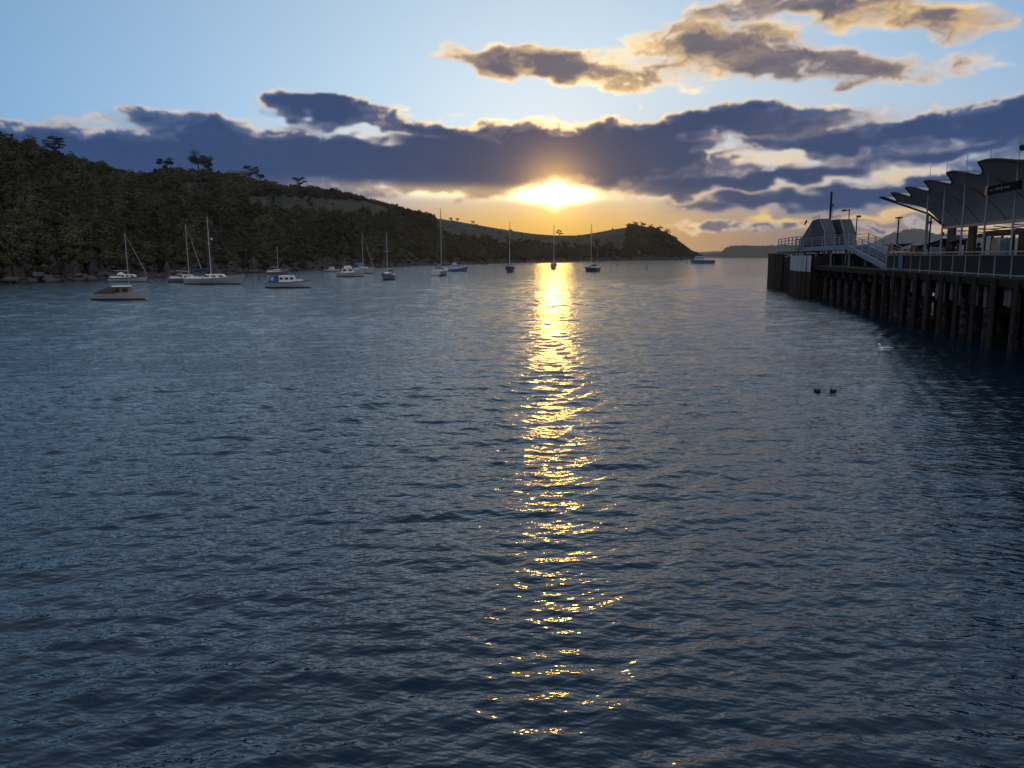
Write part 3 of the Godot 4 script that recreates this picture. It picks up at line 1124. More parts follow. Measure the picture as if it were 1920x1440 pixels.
func sloop(called: String, label: String, px: float, wl: float, yaw: float, L: float, B: float, mast_h: float, colour: Material, cover: Material, opts := {}) -> Node3D:
	var t := thing(called, label, "sailboat", on_water(px, wl), deg_to_rad(yaw), "yachts on their moorings")
	var H: float = opts.get("free", 0.085 * L + 0.15)
	hull(t, L, B, H, colour, mat("antifoul", Color(0.03, 0.035, 0.055), 0.6), opts.get("transom", 0.62), 0.13, 0.7, opts.get("stripe"))
	var mx := L * float(opts.get("mast_x", 0.08))
	var white := mat("cabin_white", Color(0.70, 0.70, 0.69), 0.6)
	var ch := 0.42 + L * 0.02
	house_block(t, "cabin", -L * 0.16, L * 0.24, B * 0.62, B * 0.42, H - 0.02, H + ch, L * 0.06, 0.05, white)
	side_windows(t, -L * 0.16, L * 0.24, B * 0.62, B * 0.42, H - 0.02, H + ch, 3, 0.35, 0.75, L * 0.06, 0.05)
	house_block(t, "cockpit_coaming", -L * 0.44, -L * 0.17, B * 0.66, B * 0.66, H - 0.02, H + 0.22, 0.03, 0.03, white)
	if opts.get("dodger", true):
		var st := new_st()
		var rings := []
		for i in 5:
			var a := deg_to_rad(20.0 + i * 30.0)
			var ring := PackedVector3Array()
			for j in 9:
				var b := PI * j / 8.0
				ring.append(Vector3(-L * 0.17 + cos(a) * 0.55, H + ch * 0.55 + sin(a) * 0.62 * (0.35 + 0.65 * sin(b)), cos(b) * B * 0.31))
			rings.append(ring)
		loft(st, rings, false, false, true)
		put("spray_hood", st, opts.get("hood", mat("canvas_navy", Color(0.02, 0.045, 0.11), 0.85)), t)
	rig(t, mx, H + ch, mast_h, Vector3(L * 0.54, H * 1.3, 0), Vector3(-L * 0.49, H, 0), B * 0.5, L * float(opts.get("boom", 0.38)), cover, opts.get("furled", true), opts.get("thick", 0.075))
	var fr := 0.45
	guard_rail(t, [Vector3(L * 0.28, H * 1.05, -B * 0.33), Vector3(L * 0.42, H * 1.18, -B * 0.2), Vector3(L * 0.53, H * 1.3, 0), Vector3(L * 0.42, H * 1.18, B * 0.2), Vector3(L * 0.28, H * 1.05, B * 0.33)], fr)
	guard_rail(t, [Vector3(-L * 0.2, H, -B * 0.44), Vector3(-L * 0.36, H, -B * 0.4), Vector3(-L * 0.47, H, -B * 0.3), Vector3(-L * 0.47, H, B * 0.3), Vector3(-L * 0.36, H, B * 0.4), Vector3(-L * 0.2, H, B * 0.44)], fr)
	if opts.get("arch", false):
		var st := new_st()
		for s in [-1, 1]: rod(st, Vector3(-L * 0.44, H, s * B * 0.4), Vector3(-L * 0.42, H + 1.5, s * B * 0.36), 0.03)
		rod(st, Vector3(-L * 0.42, H + 1.5, -B * 0.36), Vector3(-L * 0.42, H + 1.5, B * 0.36), 0.03)
		put("stern_arch", st, mat("rail_metal"), t)
		st = new_st()
		box(st, Vector3(-L * 0.32, H + 1.52, 0), Vector3(L * 0.26, 0.06, B * 0.78))
		put("bimini", st, mat("canvas_dark", Color(0.03, 0.03, 0.035), 0.9), t)
	if opts.get("aft_mast", 0.0) > 0.0:
		var st := new_st()
		rod(st, Vector3(-L * 0.4, H, 0), Vector3(-L * 0.41, float(opts.aft_mast), 0), 0.04, 0.025)
		put("mizzen_mast", st, mat("mast_metal"), t)
	if opts.get("radar", false):
		var st := new_st()
		rod(st, Vector3(mx + 0.12, mast_h * 0.66, 0), Vector3(mx + 0.42, mast_h * 0.66, 0), 0.02)
		rod(st, Vector3(mx + 0.35, mast_h * 0.66, 0), Vector3(mx + 0.35, mast_h * 0.66 + 0.2, 0), 0.2, 0.16, 12)
		put("radar_dome", st, mat("cabin_white"), t)
	if opts.get("fenders", 0) > 0:
		for i in int(opts.fenders):
			var st := new_st()
			var x := lerpf(-L * 0.3, L * 0.2, i / maxf(1.0, opts.fenders - 1.0))
			rod(st, Vector3(x, H * 0.95, B * 0.53), Vector3(x, H * 0.35, B * 0.54), 0.09, 0.09, 8)
			put("fender", st, mat("cabin_white"), t)
	return t

func make_boats() -> void:
	var white := mat("hull_white", Color(0.72, 0.72, 0.71), 0.4, 0.0, "soft", Vector3(0.6, 0.6, 0.6))
	var grey := mat("hull_grey", Color(0.26, 0.26, 0.27), 0.4)
	var dark := mat("hull_dark", Color(0.10, 0.11, 0.14), 0.35)
	var blue := mat("hull_blue", Color(0.12, 0.24, 0.42), 0.35)
	var navy := mat("canvas_navy", Color(0.02, 0.045, 0.11), 0.85)
	var brown := mat("canvas_brown", Color(0.055, 0.042, 0.034), 0.9)
	var wood := mat("varnished_wood", Color(0.17, 0.095, 0.05), 0.65)
	var tan_ := mat("canvas_tan", Color(0.25, 0.21, 0.16), 0.9)
	var glass := mat("dark_glass", Color(0.02, 0.024, 0.03), 0.08)
	var cabin_white := mat("cabin_white", Color(0.70, 0.70, 0.69), 0.6)

	sloop("sailboat", "white sloop directly behind the brown-covered launch", 240, 528.5, 3, 5.9, 2.0, 7.7, white, null, {"hood": cabin_white, "stripe": mat("stripe_dark", Color(0.03, 0.035, 0.05), 0.5), "mast_x": 0.02})
	sloop("sailboat", "dull grey sloop half hidden behind the large white sloop", 349, 529, -6, 5.6, 2.0, 9.1, grey, null, {"mast_x": 0.10, "hood": mat("canvas_grey", Color(0.14, 0.14, 0.15), 0.9)})
	sloop("sailboat", "large white sloop with a navy boom cover, tallest mast on the left", 401, 532.5, 4, 8.3, 2.9, 9.9, white, navy, {"mast_x": -0.04, "radar": true, "furled": false, "thick": 0.10, "free": 0.85})
	sloop("sailboat", "small sloop behind the blue cabin launch", 519, 514, 24, 4.6, 1.7, 6.3, grey, null, {"dodger": false, "furled": false})
	sloop("sailboat", "sloop with pale blue awning behind the flybridge cruiser", 682, 512.5, -28, 5.6, 2.0, 9.7, white, mat("canvas_blue", Color(0.16, 0.30, 0.50), 0.85), {"hood": mat("canvas_blue"), "mast_x": -0.02, "free": 0.95})
	sloop("sailboat", "dark-hulled sloop seen end-on between the cruiser and the tallest mast", 728, 524, -97, 6.2, 2.05, 8.2, grey, null, {"furled": false, "hood": brown, "free": 0.75, "boom": 0.3})
	sloop("sailboat", "white sloop with the tallest mast of all, stern towards us", 826.5, 516.5, 80, 8.0, 2.8, 14.0, white, tan_, {"hood": tan_, "free": 1.0, "transom": 0.8, "furled": false, "thick": 0.09})
	sloop("sailboat", "dark sloop seen end-on just left of the sun path", 956, 509.5, -93, 7.0, 2.7, 12.8, dark, brown, {"free": 1.0, "hood": brown, "furled": false, "thick": 0.1})
	sloop("sailboat", "pale sloop lying in the golden sun path", 1038, 503.7, -88, 7.0, 2.6, 14.2, white, tan_, {"free": 1.15, "hood": tan_, "furled": false, "thick": 0.11})
	sloop("sailboat", "sloop with a stern canopy and aft mast right of the sun path", 1109.5, 508.7, 118, 6.4, 2.5, 12.6, dark, null, {"arch": true, "aft_mast": 6.5, "free": 1.0, "furled": false, "thick": 0.1})

	# classic launch with a brown cover
	var t := thing("motorboat", "old white cabin launch with brown canvas cover, nearest boat on the left", "motorboat", on_water(225, 561.5), deg_to_rad(4.0), "motor launches on their moorings")
	var L := 5.0
	var B := 1.8
	hull(t, L, B, 0.56, white, mat("antifoul"), 0.85, 0.10, 0.95)
	house_block(t, "cabin", -0.35, 1.15, 1.35, 0.95, 0.5, 1.18, 0.18, 0.0, wood)
	side_windows(t, -0.35, 1.15, 1.35, 0.95, 0.5, 1.18, 2, 0.35, 0.85, 0.18, 0.0)
	var st := new_st()
	var rr := []
	for i in 9:
		var f := i / 8.0
		var ring := PackedVector3Array()
		var hh := 0.58 + 0.66 * sin(clampf(f * 1.25, 0.0, 1.0) * PI / 2.0)
		for j in 9:
			var a := PI * j / 8.0
			ring.append(Vector3(lerpf(-2.3, -0.1, f), 0.52 + (hh - 0.50) * pow(sin(a), 0.6) + 0.02 * sin(f * 14.0), cos(a) * lerpf(0.72, 0.74, f)))
		rr.append(ring)
	loft(st, rr, false, false, true)
	put("canvas_cover", st, brown, t)
	house_block(t, "cabin_top", -0.5, 1.05, 1.3, 0.95, 1.23, 1.29, 0.05, 0.0, cabin_white, 0.95)
	guard_rail(t, [Vector3(1.4, 0.62, -0.5), Vector3(2.0, 0.74, -0.3), Vector3(2.45, 0.85, 0), Vector3(2.0, 0.74, 0.3), Vector3(1.4, 0.62, 0.5)], 0.22)
	st = new_st()
	rod(st, Vector3(0.95, 1.2, 0), Vector3(0.9, 2.9, 0), 0.03, 0.02)
	put("pole", st, mat("mast_metal"), t)

	# blue and white cabin launch
	t = thing("motorboat", "white cabin launch with blue stern canopy and blue stripe", "motorboat", on_water(541, 539), deg_to_rad(5.0), "motor launches on their moorings")
	hull(t, 5.7, 2.0, 0.72, white, mat("antifoul"), 0.85, 0.08, 0.5, blue)
	house_block(t, "cabin", -1.1, 1.0, 1.6, 1.35, 0.7, 1.55, 0.22, 0.0, cabin_white)
	side_windows(t, -1.1, 1.0, 1.6, 1.35, 0.7, 1.55, 3, 0.42, 0.75, 0.22, 0.0)
	house_block(t, "foredeck_trunk", 1.0, 2.1, 1.2, 0.7, 0.72, 1.02, 0.2, 0.0, cabin_white)
	st = new_st()
	loft(st, [PackedVector3Array([Vector3(-2.5, 0.75, -0.8), Vector3(-1.1, 0.75, -0.82), Vector3(-1.1, 0.75, 0.82), Vector3(-2.5, 0.75, 0.8)]), PackedVector3Array([Vector3(-2.15, 1.58, -0.7), Vector3(-1.1, 1.62, -0.72), Vector3(-1.1, 1.62, 0.72), Vector3(-2.15, 1.58, 0.7)])], true, true, false)
	put("stern_canopy", st, mat("canvas_teal", Color(0.03, 0.10, 0.19), 0.85), t)
	for s in [-1, 1]:
		pane(t, "canopy_window", Vector3(-2.2, 0.95, 0.795 * s), Vector3(-1.75, 0.95, 0.80 * s), Vector3(-1.72, 1.4, 0.755 * s), Vector3(-2.05, 1.4, 0.75 * s), mat("clear_vinyl", Color(0.45, 0.46, 0.48), 0.2))
	st = new_st()
	rod(st, Vector3(0.35, 1.55, 0), Vector3(0.15, 2.3, 0), 0.05, 0.03)
	put("mast", st, blue, t)
	guard_rail(t, [Vector3(1.2, 0.85, -0.7), Vector3(2.2, 0.95, -0.4), Vector3(2.75, 1.0, 0), Vector3(2.2, 0.95, 0.4), Vector3(1.2, 0.85, 0.7)], 0.32)
	st = new_st()
	box(st, Vector3(-2.95, 0.12, 0), Vector3(0.5, 0.06, 1.5))
	put("swim_platform", st, wood, t)

	# small launch
	t = thing("motorboat", "small white runabout left of the flybridge cruiser", "motorboat", on_water(622, 509.5), deg_to_rad(-8.0), "motor launches on their moorings")
	hull(t, 4.0, 1.5, 0.55, white, mat("antifoul"), 0.85, 0.1, 0.5)
	house_block(t, "cabin", -0.6, 0.9, 1.1, 0.8, 0.53, 1.2, 0.45, 0.1, cabin_white)
	side_windows(t, -0.6, 0.9, 1.1, 0.8, 0.53, 1.2, 2, 0.4, 0.85, 0.45, 0.1)

	# flybridge cruiser
	t = thing("motorboat", "white flybridge cruiser with dark raked windows", "motorboat", on_water(657, 518.5), deg_to_rad(4.0), "motor launches on their moorings")
	hull(t, 5.4, 2.0, 0.78, white, mat("antifoul"), 0.9, 0.12, 0.6)
	house_block(t, "cabin", -1.7, 1.25, 1.75, 1.2, 0.78, 1.62, 0.95, 0.12, cabin_white)
	side_windows(t, -1.7, 1.25, 1.75, 1.2, 0.78, 1.62, 2, 0.38, 0.85, 0.95, 0.12)
	pane(t, "windscreen", Vector3(1.12, 0.93, 0.5), Vector3(1.12, 0.93, -0.5), Vector3(0.5, 1.48, -0.46), Vector3(0.5, 1.48, 0.46), glass)
	house_block(t, "flybridge", -1.2, 0.5, 1.4, 1.1, 1.66, 2.12, 0.5, 0.05, cabin_white)
	st = new_st()
	for s in [-1, 1]: rod(st, Vector3(-0.9, 2.1, s * 0.55), Vector3(-1.0, 2.75, s * 0.5), 0.025)
	rod(st, Vector3(-1.0, 2.75, -0.5), Vector3(-1.0, 2.75, 0.5), 0.025)
	rod(st, Vector3(-0.7, 2.1, -0.6), Vector3(-1.3, 4.6, -0.9), 0.015, 0.008)
	rod(st, Vector3(-0.7, 2.1, 0.6), Vector3(-1.3, 4.6, 0.9), 0.015, 0.008)
	put("radar_arch", st, mat("rail_metal"), t)
	st = new_st()
	box(st, Vector3(-0.5, 2.78, 0), Vector3(1.2, 0.05, 1.2))
	put("bimini", st, tan_, t)
	guard_rail(t, [Vector3(0.9, 0.85, -0.75), Vector3(2.0, 0.98, -0.45), Vector3(2.6, 1.05, 0), Vector3(2.0, 0.98, 0.45), Vector3(0.9, 0.85, 0.75)], 0.35)
	st = new_st()
	box(st, Vector3(-2.85, 0.15, 0), Vector3(0.4, 0.06, 1.6))
	put("swim_platform", st, cabin_white, t)

	# blue fishing boat
	t = thing("motorboat", "pale blue fishing boat behind the sloop with the tallest mast", "motorboat", on_water(857, 508.7), deg_to_rad(6.0), "motor launches on their moorings")
	hull(t, 5.5, 1.9, 0.72, blue, mat("antifoul"), 0.75, 0.12, 1.3, cabin_white)
	house_block(t, "wheelhouse", -1.5, 0.4, 1.3, 1.1, 0.7, 1.75, 0.18, 0.05, mat("paint_pale_blue", Color(0.36, 0.46, 0.58), 0.5))
	side_windows(t, -1.5, 0.4, 1.3, 1.1, 0.7, 1.75, 3, 0.55, 0.85, 0.18, 0.05)
	house_block(t, "upper_bridge", -1.2, -0.1, 1.0, 0.9, 1.79, 2.3, 0.15, 0.05, mat("paint_pale_blue"))
	guard_rail(t, [Vector3(0.7, 0.8, -0.7), Vector3(1.7, 1.0, -0.5), Vector3(2.6, 1.2, 0), Vector3(1.7, 1.0, 0.5), Vector3(0.7, 0.8, 0.7)], 0.35)

	# larger launch off the tip of the headland
	t = thing("motorboat", "grey-blue launch with open aft deck roof off the headland tip", "motorboat", on_water(1317, 493.6), deg_to_rad(183.0), "motor launches on their moorings")
	hull(t, 13.2, 3.8, 1.7, blue, mat("antifoul"), 0.85, 0.08, 0.35)
	house_block(t, "wheelhouse", -0.5, 4.2, 3.0, 2.6, 1.75, 3.7, 0.5, 0.0, mat("paint_pale_blue"))
	side_windows(t, -0.5, 4.2, 3.0, 2.6, 1.75, 3.7, 3, 0.45, 0.8, 0.5, 0.0)
	st = new_st()
	box(st, Vector3(-3.1, 3.55, 0), Vector3(5.2, 0.14, 3.2))
	put("deck_roof", st, mat("paint_pale_blue"), t)
	for x in [-5.5, -3.7, -2.0]:
		for s in [-1, 1]:
			st = new_st()
			rod(st, Vector3(x, 1.6, s * 1.5), Vector3(x, 3.5, s * 1.45), 0.07)
			put("post", st, mat("rail_metal"), t)
	st = new_st()
	rod(st, Vector3(1.6, 3.6, 0), Vector3(1.4, 7.4, 0), 0.09, 0.05)
	rod(st, Vector3(1.5, 5.6, -0.9), Vector3(1.5, 5.6, 0.9), 0.05)
	put("mast", st, mat("mast_metal"), t)

	# buoys and marks
	var spots := [[1158, 498, 0.9, "thin dark marker post right of the aft-mast sloop"], [1212, 503, 1.0, "dark marker post in mid channel below the headland clump"], [1145, 510, 0.55, "squat black buoy near the aft-mast sloop"], [1288, 494, 0.8, "small marker post just left of the headland launch"], [928, 501, 0.6, "tiny marker post left of the dark end-on sloop"], [873, 524.5, 0.28, "small black buoy below the pale blue fishing boat"], [183, 541, 0.26, "small dark buoy above the brown-covered launch"], [652, 532.5, 0.3, "small dark buoy below the flybridge cruiser"], [920, 515, 0.3, "round dark buoy below left of the dark end-on sloop"]]
	for s: Array in spots:
		var b := thing("mooring_buoy", s[3], "buoy", on_water(s[0], s[1]), 0.0, "buoys and marks in the bay")
		var h: float = s[2]
		var d := depth_of(s[1])
		var post := h * d / 180.0
		st = new_st()
		var prof := [[0.10, -0.25], [0.2, -0.12], [0.24, 0.0], [0.2, 0.14], [0.09, 0.24]]
		var rings := []
		for q: Array in prof:
			var ring := PackedVector3Array()
			for j in 10: ring.append(Vector3(cos(TAU * j / 10) * q[0], q[1], sin(TAU * j / 10) * q[0]) * post)
			rings.append(ring)
		loft(st, rings)
		put("float", st, mat("buoy_black", Color(0.02, 0.02, 0.022), 0.6), b)
		st = new_st()
		rod(st, Vector3(0, 0.2, 0) * post, Vector3(0, 0.95, 0) * post, 0.045 * post, 0.035 * post)
		rod(st, Vector3(0, 0.95, 0) * post, Vector3(0, 1.1, 0) * post, 0.09 * post, 0.06 * post)
		put("staff", st, mat("buoy_black"), b)
	# dinghies drawn up on the beach
	for i in 2:
		var q := hill_point(58.0 + i * 24.0, 0.03)
		t = thing("dinghy", ["pale dinghy on the beach at the far left", "pale dinghy on the beach, right of its neighbour"][i], "dinghy", q + Vector3(0, 0.35, 0), deg_to_rad(8.0 + i * 10.0), "dinghies on the beach")
		hull(t, 3.4, 1.3, 0.4, mat("hull_grey"), white, 0.8, 0.08, 0.5)

# ---------------------------------------------------------------- wharf
# Wharf axes: s metres along it (away from the camera), c metres across it (0 on the side that faces the bay, growing to the right), y up.
const WA := Vector3(0.1829, 0, -0.9831)
const WB := Vector3(0.9831, 0, 0.1829)
const DECK := 3.2
var wharf_basis: Basis

func W(s: float, c: float, y: float) -> Vector3:
	return Vector3(22.0, 0, -36.0) + WA * s + WB * c + Vector3(0, y, 0)

func s_at(px: float, c: float, py := 470.0) -> float:      # how far along the wharf the line c is seen at that column
	var o := Vector3(0, EYE, 0)
	var r := ray(px, py)
	var k := (W(0, c, EYE) - o).dot(WB) / r.dot(WB)
	return (o + r * k - W(0, 0, EYE)).dot(WA)

func W_px(px: float, py: float, c: float) -> Vector3:       # the point of the plane c seen at a place of the photograph
	var o := Vector3(0, EYE, 0)
	var r := ray(px, py)
	return o + r * ((W(0, c, EYE) - o).dot(WB) / r.dot(WB))

func matt(called: String, c := Color(), grain := "", scale := Vector3.ONE) -> StandardMaterial3D:      # weathered, without gloss
	return mat(called, c, 0.95, 0.0, grain, scale, 0.12)

func make_wharf() -> void:
	wharf_basis = Basis(WB, Vector3.UP, -WA)               # x across, y up, z towards the camera
	var concrete := matt("concrete", Color(0.125, 0.118, 0.112), "blotch", Vector3(0.25, 0.25, 0.25))
	var timber := matt("pile_timber", Color(0.080, 0.072, 0.068), "grain", Vector3(2.2, 0.25, 2.2))
	var dark := matt("deck_timber", Color(0.060, 0.052, 0.046), "grain", Vector3(1.5, 1.5, 0.2))
	var pale := matt("pale_board", Color(0.26, 0.25, 0.24), "grain", Vector3(2.5, 0.3, 2.5))
	var galv := matt("galvanised", Color(0.30, 0.32, 0.34))
	var s0 := -16.0
	var s1 := 60.0
	var t := thing("wharf", "long concrete and timber ferry wharf on piles, right side of the bay", "wharf")
	var st := new_st()
	box(st, W((s0 + s1) / 2, 7.0, DECK - 0.16), Vector3(14.0, 0.3, s1 - s0), wharf_basis)
	put("deck", st, concrete, t)
	# edge beam of the deck
	st = new_st()
	box(st, W((s0 + s1) / 2, -0.08, DECK - 0.22), Vector3(0.16, 0.36, s1 - s0), wharf_basis)
	put("edge_beam", st, dark, t)
	var s := s0
	rng.seed = 8
	# fender piles along the face, each its own pile, with the boards between them
	var i := 0
	s = s_at(1691, 0.0) + 2.6 * 2.0
	var spots := []
	while s > s0:
		spots.append(s)
		s -= 2.45
	for q: float in spots:
		st = new_st()
		var r := 0.115 + rng.randf() * 0.035
		rod(st, W(q, -0.30, -1.6), W(q + rng.randf_range(-0.06, 0.06), -0.30, DECK - 0.08), r, r * 0.92, 10)
		put("fender_pile", st, timber, t)
		i += 1
	# whalings: pale boards hanging between the piles below the edge
	for j in spots.size() - 1:
		var a: float = spots[j]
		for b in 4:
			if rng.randf() < 0.28: continue
			st = new_st()
			var x := a - 0.45 - b * 0.42
			var low := 0.75 + rng.randf() * 0.45
			box(st, W(x, 0.08, DECK - 0.42 - low / 2), Vector3(0.07, low, 0.36), wharf_basis)
			put("face_board", st, pale if rng.randf() < 0.6 else dark, t)
	# bents: crosshead beam on a row of piles every five metres
	s = s1 - 2.0
	while s > s0:
		st = new_st()
		box(st, W(s, 7.0, DECK - 0.65), Vector3(13.4, 0.68, 0.7), wharf_basis)
		put("crosshead", st, concrete, t)
		for c in [0.75, 2.6, 4.4, 6.3, 8.2, 10.3, 12.4]:
			st = new_st()
			rod(st, W(s, c, -1.6), W(s, c, DECK - 0.95), 0.24, 0.24, 10)
			put("pile", st, concrete, t)
		s -= 3.3
	# low walings that tie the piles together
	for c in [1.2, 5.2, 9.3, 13.0]:
		st = new_st()
		box(st, W((s0 + s1) / 2, c, 1.55), Vector3(0.18, 0.34, s1 - s0 - 1.0), wharf_basis)
		put("waling", st, dark, t)
	# stringer under the deck
	for c in [3.2, 6.4, 10.2, 13.2]:
		st = new_st()
		box(st, W((s0 + s1) / 2, c, DECK - 0.47), Vector3(0.35, 0.30, s1 - s0 - 1.0), wharf_basis)
		put("stringer", st, dark, t)

	# railing along the face: timber top rail, posts, mesh panels
	var r0 := s_at(1664, 0.05)
	var rail := thing("railing", "wharf railing of dark mesh panels with a broad timber top rail", "railing")
	var top := DECK + 1.14
	var xs := []
	s = r0
	while s > s0 + 1.0:
		xs.append(s)
		s -= 1.95
	var mesh_mat := matt("mesh_panel", Color(0.032, 0.036, 0.042))
	for j in xs.size():
		st = new_st()
		box(st, W(xs[j], 0.06, DECK + 0.55), Vector3(0.05, 1.12, 0.06), wharf_basis)
		put("post", st, galv, rail)
		if j + 1 < xs.size():
			var mid: float = (xs[j] + xs[j + 1]) / 2.0
			var w: float = xs[j] - xs[j + 1] - 0.10
			# panel: a frame filled with fine wires and slats
			var p := new_st()
			for y in [0.12, 1.02]:
				box(p, W(mid, 0.06, DECK + y), Vector3(0.035, 0.04, w), wharf_basis)
			var panel := put("panel", p, galv, rail)
			p = new_st()
			box(p, W(mid, 0.06, DECK + 0.57), Vector3(0.008, 0.86, w - 0.02), wharf_basis)
			put("mesh_sheet", p, mesh_mat, panel)
	st = new_st()
	box(st, W((r0 + s0 + 1.0) / 2, 0.06, top + 0.035), Vector3(0.24, 0.07, r0 - s0 - 1.0), wharf_basis)
	put("top_rail", st, mat("rail_timber", Color(0.30, 0.235, 0.18), 0.5, 0.0, "grain", Vector3(2.0, 2.0, 0.25)), rail)
	# stretch of pale handrail board on top, with a slanted notice lectern at its end
	st = new_st()
	var n0 := s_at(1674, 0.1)
	var n1 := s_at(1711, 0.1)
	box(st, W((n0 + n1) / 2, 0.10, top + 0.11), Vector3(0.34, 0.06, n0 - n1), wharf_basis)
	put("bench_board", st, mat("pale_varnish", Color(0.50, 0.38, 0.22), 0.3), rail)
	var sign_ := thing("notice_board", "small slanted notice board at the end of the pale rail board", "sign", W(n1 - 0.25, 0.1, top + 0.14))
	st = new_st()
	box(st, Vector3(0, 0.20, 0), Vector3(0.42, 0.05, 0.55), wharf_basis * Basis(Vector3.RIGHT, -0.75))
	put("board", st, mat("pale_varnish"), sign_)
	st = new_st()
	rod(st, Vector3(0, -0.1, 0), Vector3(0, 0.2, 0), 0.05)
	put("stand", st, galv, sign_)
	# blue notice plate on the railing
	var plate := thing("notice_plate", "plain blue-grey plate fixed low on the railing near the ramp", "sign", W(s_at(1690, -0.02), -0.02, DECK + 0.1))
	st = new_st()
	box(st, Vector3(0, 0.42, 0), Vector3(0.03, 0.95, 0.95), wharf_basis)
	put("plate", st, matt("plate_blue", Color(0.10, 0.15, 0.25)), plate)
	# a few things leaning inside the railing: life ring posts
	for q: Array in [[1722, "white post inside the railing beside the notice board"], [1802, "white post inside the railing behind the leaning person"], [1848, "white bollard inside the railing under the tall mast"], [1868, "short white post inside the railing by the pale panel"], [1889, "white post inside the railing below the blue panel"]]:
		var b := thing("white_post", q[1], "post", W(s_at(q[0], 1.6), 1.6, DECK), 0.0, "white posts on the wharf deck")
		st = new_st()
		rod(st, Vector3(0, 0, 0), Vector3(0, 0.95, 0), 0.05, 0.05, 8)
		put("shaft", st, matt("post_white", Color(0.62, 0.62, 0.62)), b)
		st = new_st()
		rod(st, Vector3(0, 0.95, 0), Vector3(0, 1.0, 0), 0.07, 0.05, 8)
		rod(st, Vector3(0, 0.0, 0), Vector3(0, 0.03, 0), 0.12, 0.12, 8)
		put("cap_and_foot", st, galv, b)

